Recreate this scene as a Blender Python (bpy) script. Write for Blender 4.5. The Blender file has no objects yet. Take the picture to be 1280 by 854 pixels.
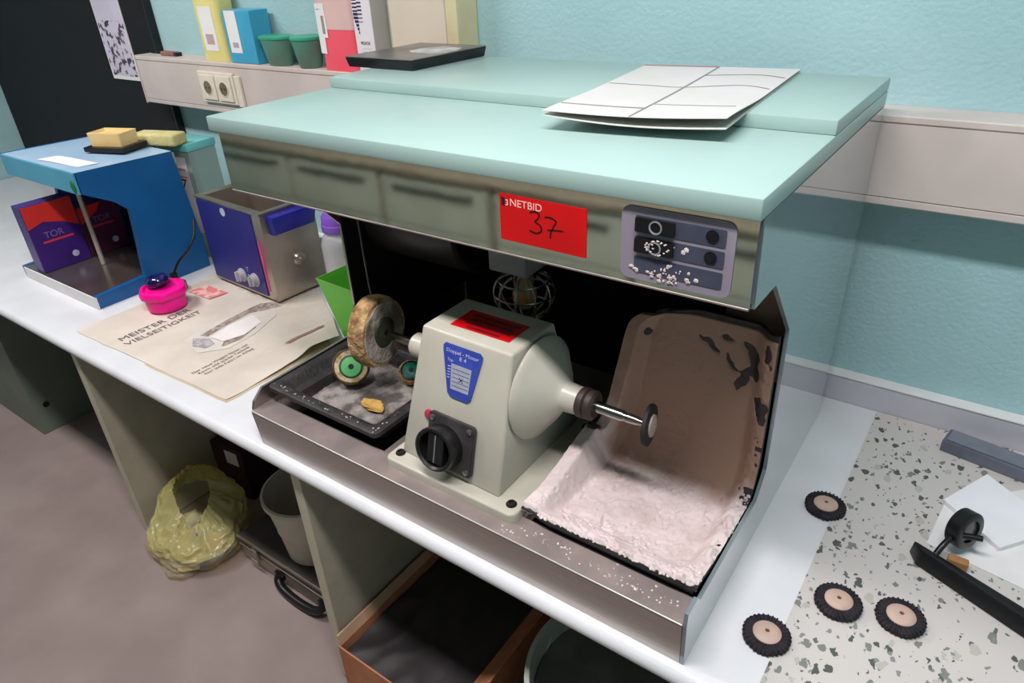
import bpy, bmesh, math, random
from mathutils import Vector, Matrix, noise
random.seed(7)
PI = math.pi
S = bpy.context.scene
COL = S.collection
WM = {}                       # world matrices of roots, kept by hand

# ------------------------------------------------------------------ materials
def lin(c):
    r = []
    for v in c:
        v = v / 255.0
        r.append(v / 12.92 if v <= .04045 else ((v + .055) / 1.055) ** 2.4)
    return (r[0], r[1], r[2], 1)

MATS = {}
def mat(name, rgb, rough=.5, metal=0, rgb2=None, nscale=20, lo=.4, hi=.6, bump=0, bscale=60,
        coat=0, trans=0, ior=1.45, alpha=1, spec=.5, detail=4, sheen=0, aniso=None):
    if name in MATS: return MATS[name]
    m = bpy.data.materials.new(name); m.use_nodes = True
    nt = m.node_tree; b = nt.nodes['Principled BSDF']
    b.inputs['Base Color'].default_value = lin(rgb)
    b.inputs['Roughness'].default_value = rough
    b.inputs['Metallic'].default_value = metal
    b.inputs['Coat Weight'].default_value = coat
    b.inputs['Coat Roughness'].default_value = .05
    b.inputs['Transmission Weight'].default_value = trans
    b.inputs['IOR'].default_value = ior
    b.inputs['Alpha'].default_value = alpha
    b.inputs['Specular IOR Level'].default_value = spec
    if sheen: b.inputs['Sheen Weight'].default_value = sheen
    tc = nt.nodes.new('ShaderNodeTexCoord')
    if rgb2:
        n = nt.nodes.new('ShaderNodeTexNoise'); n.inputs['Scale'].default_value = nscale
        n.inputs['Detail'].default_value = detail
        r = nt.nodes.new('ShaderNodeValToRGB')
        r.color_ramp.elements[0].position = lo; r.color_ramp.elements[0].color = lin(rgb)
        r.color_ramp.elements[1].position = hi; r.color_ramp.elements[1].color = lin(rgb2)
        if aniso:
            mp = nt.nodes.new('ShaderNodeMapping'); mp.inputs['Scale'].default_value = aniso
            nt.links.new(tc.outputs['Object'], mp.inputs['Vector']); nt.links.new(mp.outputs[0], n.inputs['Vector'])
        else: nt.links.new(tc.outputs['Object'], n.inputs['Vector'])
        nt.links.new(n.outputs['Fac'], r.inputs['Fac'])
        nt.links.new(r.outputs['Color'], b.inputs['Base Color'])
    if bump:
        n2 = nt.nodes.new('ShaderNodeTexNoise'); n2.inputs['Scale'].default_value = bscale
        n2.inputs['Detail'].default_value = 3
        nt.links.new(tc.outputs['Object'], n2.inputs['Vector'])
        bp = nt.nodes.new('ShaderNodeBump'); bp.inputs['Strength'].default_value = bump
        bp.inputs['Distance'].default_value = .01
        nt.links.new(n2.outputs['Fac'], bp.inputs['Height'])
        nt.links.new(bp.outputs['Normal'], b.inputs['Normal'])
    MATS[name] = m
    return m

def glass_like(name, rgb, mixf, rough=.15):
    """thin clear plastic: part see-through, part diffuse/glossy"""
    m = bpy.data.materials.new(name); m.use_nodes = True
    nt = m.node_tree; b = nt.nodes['Principled BSDF']; out = nt.nodes['Material Output']
    b.inputs['Base Color'].default_value = lin(rgb); b.inputs['Roughness'].default_value = rough
    t = nt.nodes.new('ShaderNodeBsdfTransparent'); t.inputs['Color'].default_value = lin(rgb)
    mx = nt.nodes.new('ShaderNodeMixShader'); mx.inputs[0].default_value = mixf
    nt.links.new(t.outputs[0], mx.inputs[1]); nt.links.new(b.outputs[0], mx.inputs[2])
    nt.links.new(mx.outputs[0], out.inputs['Surface'])
    MATS[name] = m
    return m

def emis(name, rgb, k):
    m = bpy.data.materials.new(name); m.use_nodes = True
    b = m.node_tree.nodes['Principled BSDF']
    b.inputs['Emission Color'].default_value = lin(rgb); b.inputs['Emission Strength'].default_value = k
    return m

# ------------------------------------------------------------------ objects
def obj(name, bm, m, parent=None, local=False, smooth=None, kind=None, label=None, mods=None):
    if parent is not None and not local:
        bm.transform(WM[parent].inverted())
    bmesh.ops.recalc_face_normals(bm, faces=bm.faces[:])
    me = bpy.data.meshes.new(name); bm.to_mesh(me); bm.free()
    o = bpy.data.objects.new(name, me); COL.objects.link(o)
    if m is not None: me.materials.append(m)
    if smooth is not None:
        for p in me.polygons: p.use_smooth = True
        try: me.set_sharp_from_angle(angle=math.radians(smooth))
        except Exception: pass
    if parent is not None: o.parent = parent; WM[o] = WM[parent].copy()
    else: WM[o] = Matrix.Identity(4)
    if kind: o['kind'] = kind
    if label: o['label'] = label
    return o

def thing(name, label, cat, loc=(0, 0, 0), rz=0, group=None):
    o = bpy.data.objects.new(name, None); COL.objects.link(o)
    o.empty_display_size = .02
    o.location = loc; o.rotation_euler = (0, 0, rz)
    WM[o] = Matrix.Translation(loc) @ Matrix.Rotation(rz, 4, 'Z')
    o['label'] = label; o['category'] = cat
    if group: o['group'] = group
    return o

def tag(o, label, cat, group=None):
    o['label'] = label; o['category'] = cat
    if group: o['group'] = group
    return o

def struct(name, bm, m, **k):
    return obj(name, bm, m, kind='structure', **k)

# ------------------------------------------------------------------ shapes
def B(): return bmesh.new()
def box(bm, x0, x1, y0, y1, z0, z1, bev=0, seg=2):
    t = bmesh.new(); bmesh.ops.create_cube(t, size=1)
    for v in t.verts:
        v.co = Vector(((x0 + x1) / 2 + v.co.x * (x1 - x0), (y0 + y1) / 2 + v.co.y * (y1 - y0), (z0 + z1) / 2 + v.co.z * (z1 - z0)))
    if bev: bmesh.ops.bevel(t, geom=t.edges[:], offset=bev, segments=seg, profile=.5, affect='EDGES')
    join(bm, t); return bm
def join(bm, t, M=None):
    if M is not None: t.transform(M)
    me = bpy.data.meshes.new('tmp'); t.to_mesh(me); t.free(); bm.from_mesh(me); bpy.data.meshes.remove(me)
def hexa(bm, bot, top, bev=0, seg=2):
    """solid from 4 bottom + 4 top corners (same winding)"""
    t = bmesh.new(); vb = [t.verts.new(p) for p in bot]; vt = [t.verts.new(p) for p in top]
    n = len(vb); t.faces.new(vb[::-1]); t.faces.new(vt)
    for i in range(n): t.faces.new((vb[i], vb[(i + 1) % n], vt[(i + 1) % n], vt[i]))
    if bev: bmesh.ops.bevel(t, geom=t.edges[:], offset=bev, segments=seg, profile=.5, affect='EDGES')
    join(bm, t); return bm
def prism(bm, poly, ax, a, b, bev=0):
    """poly in the two remaining axes (in xyz order), extruded from a to b along ax"""
    def P(u, v, w):
        return {'x': (w, u, v), 'y': (u, w, v), 'z': (u, v, w)}[ax]
    hexa(bm, [P(u, v, a) for u, v in poly], [P(u, v, b) for u, v in poly], bev); return bm
def basis(d):
    d = Vector(d).normalized(); up = Vector((0, 0, 1)) if abs(d.z) < .95 else Vector((1, 0, 0))
    a = d.cross(up).normalized(); b = a.cross(d).normalized()
    return Matrix(((a.x, b.x, d.x), (a.y, b.y, d.y), (a.z, b.z, d.z))).to_4x4()
def lathe(bm, prof, loc=(0, 0, 0), d=(0, 0, 1), seg=40, cap=True, wob=None):
    """prof: list of (radius, height along d)"""
    t = bmesh.new(); rings = []
    for r, h in prof:
        if r < 1e-6: rings.append([t.verts.new((0, 0, h))])
        else:
            ring = []
            for i in range(seg):
                a = 2 * PI * i / seg; rr = r * (wob(a, h) if wob else 1)
                ring.append(t.verts.new((rr * math.cos(a), rr * math.sin(a), h)))
            rings.append(ring)
    for A, C in zip(rings, rings[1:]):
        for i in range(seg):
            j = (i + 1) % seg
            if len(A) == 1 and len(C) == 1: continue
            if len(A) == 1: t.faces.new((A[0], C[i], C[j]))
            elif len(C) == 1: t.faces.new((A[i], A[j], C[0]))
            else: t.faces.new((A[i], A[j], C[j], C[i]))
    if cap:
        if len(rings[0]) > 1: t.faces.new(rings[0][::-1])
        if len(rings[-1]) > 1: t.faces.new(rings[-1])
    join(bm, t, Matrix.Translation(loc) @ basis(d)); return bm
def smoothpath(pts, n=8):
    P = [Vector(p) for p in pts]; out = []
    for i in range(len(P) - 1):
        p0 = P[max(i - 1, 0)]; p1 = P[i]; p2 = P[i + 1]; p3 = P[min(i + 2, len(P) - 1)]
        for k in range(n):
            t = k / n
            out.append(.5 * ((2 * p1) + (p2 - p0) * t + (2 * p0 - 5 * p1 + 4 * p2 - p3) * t * t + (3 * p1 - p0 - 3 * p2 + p3) * t ** 3))
    out.append(P[-1]); return out
def tube(bm, pts, r, seg=10, closed=False):
    t = bmesh.new(); P = [Vector(p) for p in pts]; n = len(P); rings = []
    prev = None
    for i, p in enumerate(P):
        if closed: d = P[(i + 1) % n] - P[i - 1]
        else: d = P[min(i + 1, n - 1)] - P[max(i - 1, 0)]
        d.normalize()
        if prev is None:
            a = d.cross(Vector((0, 0, 1)) if abs(d.z) < .9 else Vector((1, 0, 0))).normalized()
        else: a = (prev - d * prev.dot(d)).normalized()
        prev = a; b = d.cross(a)
        rings.append([t.verts.new(p + r * (math.cos(2 * PI * k / seg) * a + math.sin(2 * PI * k / seg) * b)) for k in range(seg)])
    rr = range(n if closed else n - 1)
    for i in rr:
        A = rings[i]; C = rings[(i + 1) % n]
        for k in range(seg): t.faces.new((A[k], A[(k + 1) % seg], C[(k + 1) % seg], C[k]))
    if not closed: t.faces.new(rings[0][::-1]); t.faces.new(rings[-1])
    join(bm, t); return bm
def grid(bm, f, nu, nv, th=0):
    """f(u,v)->Vector, th: thickness downwards along -normal (closed solid)"""
    t = bmesh.new(); P = [[Vector(f(i / nu, j / nv)) for j in range(nv + 1)] for i in range(nu + 1)]
    V = [[t.verts.new(P[i][j]) for j in range(nv + 1)] for i in range(nu + 1)]
    for i in range(nu):
        for j in range(nv): t.faces.new((V[i][j], V[i + 1][j], V[i + 1][j + 1], V[i][j + 1]))
    if th:
        t.normal_update()
        W = [[t.verts.new(V[i][j].co - V[i][j].normal * th) for j in range(nv + 1)] for i in range(nu + 1)]
        for i in range(nu):
            for j in range(nv): t.faces.new((W[i][j], W[i][j + 1], W[i + 1][j + 1], W[i + 1][j]))
        for i in range(nu):
            t.faces.new((V[i][0], W[i][0], W[i + 1][0], V[i + 1][0])); t.faces.new((V[i][nv], V[i + 1][nv], W[i + 1][nv], W[i][nv]))
        for j in range(nv):
            t.faces.new((V[0][j], V[0][j + 1], W[0][j + 1], W[0][j])); t.faces.new((V[nu][j], W[nu][j], W[nu][j + 1], V[nu][j + 1]))
    join(bm, t); return bm
def rrect(w, h, r, n=5):
    out = []
    for cx, cy, a0 in ((w / 2 - r, h / 2 - r, 0), (-w / 2 + r, h / 2 - r, 90), (-w / 2 + r, -h / 2 + r, 180), (w / 2 - r, -h / 2 + r, 270)):
        for k in range(n + 1):
            a = math.radians(a0 + 90 * k / n); out.append((cx + r * math.cos(a), cy + r * math.sin(a)))
    return out
def frame3(o, u, v):
    """matrix: local x->u, local y->v, z->uxv at origin o"""
    u = Vector(u).normalized(); w = u.cross(Vector(v)).normalized(); v2 = w.cross(u)
    return Matrix(((u.x, v2.x, w.x, o[0]), (u.y, v2.y, w.y, o[1]), (u.z, v2.z, w.z, o[2]), (0, 0, 0, 1)))
def plate(bm, poly, M, th):
    t = bmesh.new(); hexa(t, [(x, y, 0) for x, y in poly], [(x, y, th) for x, y in poly]); join(bm, t, M); return bm
def text(bm, s, size, M, th=.0004, align='LEFT', sx=1, shear=0):
    c = bpy.data.curves.new('t', 'FONT'); c.body = s; c.size = size; c.extrude = th; c.align_x = align; c.shear = shear
    o = bpy.data.objects.new('t', c); me = bpy.data.meshes.new_from_object(o)
    t = bmesh.new(); t.from_mesh(me)
    t.transform(Matrix.Diagonal((sx, 1, 1, 1)))
    join(bm, t, M); bpy.data.objects.remove(o); bpy.data.curves.remove(c); bpy.data.meshes.remove(me); return bm
def stroke(bm, pts, w, M, th=.0005):
    """hand-drawn pen stroke, a chain of small flat discs and quads in the plane of M"""
    P = smoothpath([(x, y, 0) for x, y in pts], 6); t = bmesh.new()
    for a, b in zip(P, P[1:]):
        d = (b - a); 
        if d.length < 1e-6: continue
        d.normalize(); n = Vector((-d.y, d.x, 0)) * w / 2; e = d * w * .3
        hexa(t, [a - n - e, b - n + e, b + n + e, a + n - e], [q + Vector((0, 0, th)) for q in (a - n - e, b - n + e, b + n + e, a + n - e)])
    join(bm, t, M); return bm
def blob(bm, c, r, sub=4, amp=.2, fr=3, seed=0, flat=None, ridge=False):
    t = bmesh.new(); bmesh.ops.create_icosphere(t, subdivisions=sub, radius=1)
    for v in t.verts:
        n = v.co.normalized(); q = n * fr + Vector((seed * 7.1, seed * 3.3, seed))
        k = noise.noise(q) + .5 * noise.noise(q * 2.1) + .25 * noise.noise(q * 4.3)
        if ridge: k = (1 - 2 * abs(noise.noise(q))) * .6 + .5 * (1 - 2 * abs(noise.noise(q * 2.3))) * .6 + .2 * noise.noise(q * 6)
        v.co = Vector((n.x * r[0], n.y * r[1], n.z * r[2])) * (1 + amp * k)
        v.co += Vector(c)
        if flat is not None and v.co.z < flat: v.co.z = flat + (v.co.z - flat) * .03
        if flat is not None: v.co.z = max(v.co.z, flat)
    join(bm, t); return bm

# ------------------------------------------------------------------ palette
M_wall = mat('wall_paint', (166, 201, 205), .85, rgb2=(158, 195, 199), nscale=3, bump=.22, bscale=110)
M_floor = mat('floor_vinyl', (140, 124, 120), .6, rgb2=(154, 138, 133), nscale=5, lo=.35, hi=.7)
M_ceil = mat('ceiling_paint', (225, 225, 220), .9, rgb2=(219, 219, 214), nscale=4)
M_white = mat('worktop_laminate', (226, 226, 230), .22, rgb2=(219, 220, 224), nscale=6, coat=.2)
M_trunk = mat('trunking_plastic', (206, 194, 188), .45, rgb2=(199, 187, 181), nscale=8)
M_panelb = mat('chipboard_beige', (176, 168, 150), .5, rgb2=(166, 158, 140), nscale=10)
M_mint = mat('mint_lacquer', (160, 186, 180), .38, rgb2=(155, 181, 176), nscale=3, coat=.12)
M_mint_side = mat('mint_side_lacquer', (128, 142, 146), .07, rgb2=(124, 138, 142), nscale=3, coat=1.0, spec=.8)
M_steel = mat('brushed_steel', (176, 168, 162), .34, metal=1, rgb2=(190, 182, 176), nscale=6, aniso=(2, 60, 60), lo=.3, hi=.7)
M_mirror = mat('polished_steel', (205, 202, 192), .06, metal=1, rgb2=(198, 194, 184), nscale=7, bump=.03, bscale=6)
M_dusty = mat('dusty_steel', (150, 138, 134), .5, metal=.55, rgb2=(176, 160, 155), nscale=14, lo=.4, hi=.7)
M_black = mat('black_interior', (20, 18, 18), .7, rgb2=(28, 26, 25), nscale=9)
M_rubber = mat('black_rubber', (34, 31, 32), .55, rgb2=(52, 48, 48), nscale=30, bump=.2, bscale=120)
M_blackp = mat('black_plastic', (18, 18, 20), .35, rgb2=(24, 24, 26), nscale=20)
M_grey = mat('lathe_enamel', (190, 186, 172), .38, rgb2=(182, 178, 164), nscale=9, coat=.15)
M_chrome = mat('chrome', (190, 186, 180), .18, metal=1, rgb2=(175, 170, 165), nscale=15)
M_red = mat('red_sticker', (215, 10, 18), .35, rgb2=(200, 8, 15), nscale=9)
M_reddark = mat('red_label_print', (120, 14, 22), .4, rgb2=(95, 12, 20), nscale=60)
M_ink = mat('black_ink', (20, 16, 18), .6, rgb2=(30, 24, 26), nscale=40)
M_paper = mat('white_paper', (232, 230, 230), .8, rgb2=(226, 224, 224), nscale=12)
M_plaster = mat('plaster_dust', (212, 196, 194), .9, rgb2=(192, 172, 168), nscale=14, lo=.45, hi=.75, bump=.18, bscale=70)

# ------------------------------------------------------------------ room
X0, X1, Y0, Y1, ZF, ZC = -3.0, 2.3, -5.2, .82, -.745, 1.95
struct('floor', box(B(), X0 - .1, X1 + .1, Y0 - .1, Y1 + .1, ZF - .1, ZF), M_floor)
struct('ceiling', box(B(), X0 - .1, X1 + .1, Y0 - .1, Y1 + .1, ZC, ZC + .1), M_ceil)
struct('wall_back', box(B(), X0, X1, Y1, Y1 + .1, ZF, ZC), M_wall)
struct('wall_front', box(B(), X0, X1, Y0 - .1, Y0, ZF, ZC), M_wall)
struct('wall_left', box(B(), X0 - .1, X0, Y0, Y1, ZF, ZC), M_wall)
struct('wall_right', box(B(), X1, X1 + .1, Y0, Y1, ZF, ZC), M_wall)
b = box(B(), X0, X1, .7905, .815, .0005, .0625, .001)
M_up = mat('upstand_laminate', (196, 196, 204), .4, rgb2=(190, 190, 198), nscale=8)
struct('trim_1', b, M_up)
struct('trim_2', box(B(), X0, X1, .788, .8195, .063, .067, .001), M_paper)

# ceiling lights (out of the frame, light the room)
M_lamp = emis('lamp_diffuser', (255, 250, 242), 6)
for i, (lx, ly) in enumerate(((-1.3, -.42), (.85, -.42))):
    t = thing('ceiling_light', ('left' if i == 0 else 'right') + ' long white fluorescent ceiling light above the aisle, outside the photo', 'lamp', (lx, ly, ZC))
    obj('housing', box(B(), lx - .62, lx + .62, ly - .1, ly + .1, ZC - .05, ZC - .001, .004), M_paper, t)
    obj('diffuser', box(B(), lx - .6, lx + .6, ly - .085, ly + .085, ZC - .062, ZC - .051, .003), M_lamp, t)
    L = bpy.data.lights.new('tube_lamp', 'AREA'); L.shape = 'RECTANGLE'; L.size = 1.18; L.size_y = .16; L.energy = 31 if i == 0 else 36; L.color = (1, .945, .935) if i == 0 else (1, .965, .985)
    lo = bpy.data.objects.new('tube_lamp', L); COL.objects.link(lo); lo.parent = t; lo.location = (0, 0, -.07)

# ------------------------------------------------------------------ bench
def nosed(x0, x1, y0, y1, z0, z1):
    r = (z1 - z0) / 2; poly = [(y1, z0), (y1, z1)]
    for k in range(0, 13):
        a = PI / 2 + PI * k / 12; poly.append((y0 + r + r * math.cos(a), (z0 + z1) / 2 + r * math.sin(a)))
    return prism(B(), poly, 'x', x0, x1)
tag(obj('worktop', nosed(X0 + .01, X1 - .01, -.032, .815, -.036, 0), M_white, smooth=40),
    'long white laminate worktop with rounded front edge running along the mint wall', 'worktop')
for nm, xx, lab in (('support_panel', -.92, 'beige side panel under the worktop, left of the yellow rubbish bag'),
                    ('support_panel', .058, 'beige side panel under the worktop between metal case and cardboard box'),
                    ('support_panel', 1.35, 'beige side panel under the right end of the worktop, outside the photo')):
    t = thing(nm, lab, 'panel', (xx, 0, ZF))
    obj('board', box(B(), xx, xx + .028, -.012, .81, ZF + .012, -.0365, .001), M_panelb, t)
    obj('edge_band', box(B(), xx - .0003, xx + .0283, -.016, -.0121, ZF + .012, -.0365, .001), mat('edge_band', (200, 192, 172), .4, rgb2=(190, 182, 160), nscale=10), t)
    obj('foot_strip', box(B(), xx + .002, xx + .026, -.01, .8, ZF + .0003, ZF + .0118), M_blackp, t)
# cabinet left under the bench
t = thing('base_cabinet', 'dark grey-green cabinet under the worktop at the far left', 'cabinet', (-2.1, .4, ZF))
M_cab = mat('cabinet_greygreen', (112, 122, 112), .45, rgb2=(104, 114, 104), nscale=6)
obj('body', box(B(), -2.4, -1.8, .05, .8, ZF + .0003, -.037, .003), M_cab, t)
for hz in (-.13, -.62): obj('hinge', lathe(B(), [(.012, 0), (.012, .004)], (-1.7995, .1, hz), (1, 0, 0), 16), M_blackp, t)

# ------------------------------------------------------------------ cable trunking on the wall
t = thing('cable_trunking', 'cream plastic cable trunking running along the wall behind the machine', 'trunking', (0, .77, .47))
TZ0, TZ1, TY = .474, .634, .7257
TXL, TXR = -1.5, X1 - .01
obj('body', prism(B(), [(TY + .004, TZ0), (TY, TZ0 + .003), (TY, TZ0 + .014), (TY + .004, TZ0 + .017), (TY + .004, TZ1 - .014), (TY, TZ1 - .011), (TY, TZ1 - .002), (TY + .003, TZ1), (.7915, TZ1), (.7915, TZ0)], 'x', TXL, TXR), M_trunk, t)
obj('mounting_rail', box(B(), -1.45, TXR, .7920, .8195, TZ0 + .002, TZ1 - .001), M_trunk, t)
obj('cover', box(B(), TXL + .002, TXR - .002, TY - .0005, TY + .0038, TZ0 + .0172, TZ1 - .0142), M_trunk, t)
obj('end_cap', box(B(), TXL - .006, TXL - .0005, TY - .003, .7915, TZ0 - .002, TZ1 + .002, .002), M_trunk, t)
# sockets
t = thing('power_outlet', 'double cream power socket set in the wall trunking left of the machine', 'socket', (-1.0, TY, .55))
M_sock = mat('socket_cream', (224, 214, 198), .35, rgb2=(218, 208, 192), nscale=10)
obj('frame', box(B(), -1.115, -.925, TY - .012, TY - .001, .507, .605, .003), M_sock, t)
for sx in (-1.062, -.975):
    b = B(); box(b, sx - .038, sx + .038, TY - .017, TY - .0122, .517, .595, .002)
    s = obj('socket', b, M_sock, t)
    b = B(); lathe(b, [(.023, 0), (.0235, .0015), (.021, .0015)], (sx, TY - .0172, .556), (0, -1, 0), 32, False); obj('rim', b, M_sock, s, smooth=40)
    b = B(); lathe(b, [(.0208, 0), (.0205, .0010)], (sx, TY - .0172, .556), (0, -1, 0), 32); obj('recess', b, mat('socket_recess', (120, 105, 85), .6, rgb2=(105, 92, 75), nscale=20), s, smooth=40)
    for dx in (-.009, .009):
        b = B(); lathe(b, [(.0026, 0), (.0026, .0008)], (sx + dx, TY - .0186, .556), (0, -1, 0), 12); obj('pin_hole', b, M_ink, s)
obj('side_frame', box(B(), -.922, -.895, TY - .010, TY - .001, .503, .598, .002), M_sock, t)

# ------------------------------------------------------------------ polishing unit (big mint machine)
H, T2, TC = .6765, .0208, .0261
XR, XL = .95, -.05
YH, YS, YD = .0781, .3624, .7157
HB = .5396
PU = thing('polishing_cabinet', 'large mint and stainless steel dental polishing cabinet with stepped top standing on the white worktop', 'machine', (.45, .35, 0))
b = B(); box(b, XL, XR, YH - .012, YD, H - TC, H, .0025)
box(b, XL, XR, YS, YD, H - .0001, H + T2, .0025)
obj('top_cover', b, M_mint, PU, smooth=35)
prof = [(-.012, .0005), (-.017, .09), (-.015, .112), (.018, .113), (.03, .098), (.27, .098), (.303, .14), (.292, .412), (.172, .534), (.09, .536), (.082, H - TC - .0005), (YD, H - TC - .0005), (YD, .0005)]
def shell(b, poly, ax, a, c):
    prism(b, poly, ax, a, c)
    bmesh.ops.triangulate(b, faces=[f for f in b.faces if len(f.verts) > 4]); return b
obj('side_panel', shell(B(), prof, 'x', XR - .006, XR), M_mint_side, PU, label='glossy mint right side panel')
profL = [(-.006, .012), (-.012, .09), (-.006, .106), (.02, .128), (.29, .132), (.303, .2), (.303, .40), (.18, .534), (.09, .536), (.082, H - TC - .0005), (YD, H - TC - .0005), (YD, .0005), (.004, .0005)]
obj('side_panel', shell(B(), profL, 'x', -.028, -.022), M_steel, PU, label='steel grey left side panel')
# black lining
b = B(); box(b, XR - .009, XR - .0065, .315, YD - .012, .04, H - TC - .002); box(b, -.0215, -.019, .305, YD - .012, .1, H - TC - .002)
box(b, -.019, XR - .009, YD - .012, YD - .004, .01, H - TC - .002); obj('lining', b, M_black, PU)
obj('splash_plate', box(B(), .845, XR - .0095, .32, .324, .30, H - TC - .003), mat('plate_brown', (128, 100, 86), .6, rgb2=(112, 86, 72), nscale=14), PU)
# base: front face, lip, deck strips
b = B()
poly = [(-.0005, .0005), (-.013, .002), (-.019, .086), (-.0165, .0895), (.035, .0895), (.035, .0865), (-.0135, .0865), (-.008, .0005)]
prism(b, [(-.012, .0005), (-.0185, .0855), (-.0165, .0895), (.036, .0895), (.036, .084), (-.012, .084), (-.006, .0005)], 'x', -.0215, XR - .0065)
obj('front_rail', b, M_steel, PU, smooth=30, label='brushed steel front rail')
obj('rail_top', box(B(), -.0215, XR - .0065, -.0164, .0359, .0896, .0899), M_dusty, PU)
obj('rail_edge_highlight', tube(B(), [(-.0215, -.0172, .0885), (XR - .0065, -.0172, .0885)], .0016, 8), mat('steel_edge_highlight', (215, 208, 202), .35, metal=.5, rgb2=(200, 192, 186), nscale=20), PU, smooth=60)  # pale strip along the rail, the edge highlight painted into its colour
obj('deck_plate', box(B(), .315, .655, .0365, .5, .078, .0895), M_dusty, PU); obj('corner_plate', box(B(), -.0215, .06, .0365, .3, .078, .0895), M_dusty, PU)
b = B(); box(b, -.0215, XR - .0065, .0365, YD - .013, .01, .022); box(b, .0605, .3145, .037, .045, .0225, .0775); box(b, .6555, XR - .0065, .037, .045, .0225, .0775)
obj('well_floor', b, M_black, PU)
# front hood panel
b = B(); box(b, XL + .014, XR - .003, YH - .0028, YH + .0005, HB, H - TC - .0005)
box(b, XL + .014, XR - .003, YH + .0006, YH + .02, HB, HB + .0025)

hood = obj('front_panel', b, M_mirror, PU, smooth=30, label='polished stainless steel front panel')
obj('bottom_fold', tube(B(), [(XL + .014, YH - .0015, HB + .001), (XR - .003, YH - .0015, HB + .001)], .0022, 8), M_dusty, hood, smooth=60)
# control panel
yp = YH - .0031
Mc = frame3((.853, yp, .596), (1, 0, .0), (0, 0, 1))   # z -> -y
M_ctl = mat('control_panel_grey', (150, 142, 156), .5, rgb2=(142, 134, 148), nscale=20)
b = B(); plate(b, rrect(.142, .094, .012), Mc, .0012)
cp = obj('control_panel', b, M_ctl, hood)
M_ctld = mat('control_strip', (70, 74, 92), .5, rgb2=(64, 68, 86), nscale=30); M_sw = mat('switch_black', (16, 15, 18), .3, rgb2=(20, 19, 22), nscale=30)
for k, zz in enumerate((.026, 0, -.026)):
    b = B(); plate(b, [(x + .004, y + zz) for x, y in rrect(.112, .021, .002)], Mc @ Matrix.Translation((0, 0, .0013)), .0007); st = obj('switch_strip', b, M_ctld, hood)
    if k < 2:
        b = B(); plate(b, [(x - .026, y + zz) for x, y in rrect(.05, .018, .0015)], Mc @ Matrix.Translation((0, 0, .0021)), .004); obj('rocker_switch', b, M_sw, hood)
        b = B(); lathe(b, [(.0085, 0), (.0085, .0008), (.0066, .0008), (.0066, 0)], (.853 - .026 + .002, yp - .0062, .596 + zz), (0, -1, 0), 24, cap=False); obj('symbol_ring', b, mat('symbol_grey', (150, 150, 158), .5, rgb2=(130, 130, 138), nscale=50), hood)
    b = B(); lathe(b, [(.0075, 0), (.0075, .0012), (.005, .0018)], (.853 + .044, yp - .0021, .596 + zz + .001), (0, -1, 0), 20)
    if k < 2: obj('indicator', b, M_sw, hood)
    else: b.free()
# plaster splashes
b = B()
for i in range(46):
    px = random.gauss(.842, .02); pz = .553 + abs(random.gauss(0, .016)) if i < 40 else .6; s = random.uniform(.0008, .0026)
    if pz > .585 and i % 2: pz = .56
    blob(b, (px, yp - .0021, pz), (s * random.uniform(.7, 1.6), .0009, s * random.uniform(.7, 1.8)), 1, .4, 2, i)
for i in range(30):
    a = random.uniform(0, 6.28); blob(b, (.833 + .011 * math.cos(a) * random.uniform(.5, 1.5), yp - .0066, .597 + .009 * math.sin(a)), (.0016, .0006, .0012), 1, .4, 2, i)
obj('plaster_splash', b, M_plaster, hood, kind='stuff')
# lot tag
Mt = frame3((.5955, YH - .0031, .5625), (1, 0, -.013), (0, 0, 1)); TW, TH = .1365, .0665
b = B(); plate(b, [(0, 0), (TW, 0), (TW, TH), (0, TH)], Mt, .0006); tg = obj('lot_tag', b, M_red, PU, label='red lot sticker reading NETBID 37')
Mt2 = Mt @ Matrix.Translation((0, 0, .0007))
b = B(); text(b, 'NETBID', .0145, Mt2 @ Matrix.Translation((.017, TH - .0155, 0)), .0002, sx=1.05); obj('print', b, mat('print_white', (240, 200, 190), .5, rgb2=(230, 190, 180), nscale=30), tg)
b = B(); plate(b, [(.0035, TH - .016), (.009, TH - .017), (.009, TH - .006), (.0035, TH - .004)], Mt2, .0003); obj('logo_mark', b, M_ink, tg)
b = B(); text(b, '3', .012, Mt2 @ Matrix.Translation((.0095, TH - .016, 0)), .0003); obj('print', b, mat('print_white', (0, 0, 0)), tg)
b = B()
stroke(b, [(.050, .047), (.057, .050), (.065, .047), (.062, .040), (.058, .036), (.066, .032), (.068, .025), (.060, .020), (.049, .022)], .0016, Mt2)
stroke(b, [(.074, .045), (.082, .046), (.091, .042), (.087, .034), (.083, .025), (.082, .017)], .0016, Mt2)
stroke(b, [(.078, .028), (.09, .030), (.102, .031)], .0014, Mt2)
obj('handwriting', b, M_ink, tg)

# interior of the cabinet: duct, lamp with wire guard, cable
b = B(); lathe(b, [(.0, 0), (.118, 0), (.125, .004), (.125, .27), (.118, .275), (.108, .272), (.108, .05)], (-.03, .49, .40), (1, 0, 0), 48, cap=False)
obj('suction_duct', b, mat('duct_black', (58, 54, 52), .4, rgb2=(66, 60, 58), nscale=8), PU, smooth=35)
LX, LY, LZ = .405, .38, .365
b = B(); box(b, LX - .055, LX + .035, LY - .03, LY + .05, LZ - .012, LZ + .20, .004); lh = obj('lamp_housing', b, mat('lamp_grey', (190, 180, 178), .5, rgb2=(180, 172, 170), nscale=12), PU)
b = B(); lathe(b, [(0, -.078), (.018, -.073), (.026, -.056), (.025, -.04), (.015, -.016), (.013, 0)], (LX + .01, LY, LZ - .0155), (0, 0, 1), 24, cap=False)
obj('bulb', b, mat('bulb_glass', (205, 150, 95), .15, rgb2=(220, 180, 130), nscale=10, coat=.4), lh, smooth=60)
b = B()
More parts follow.
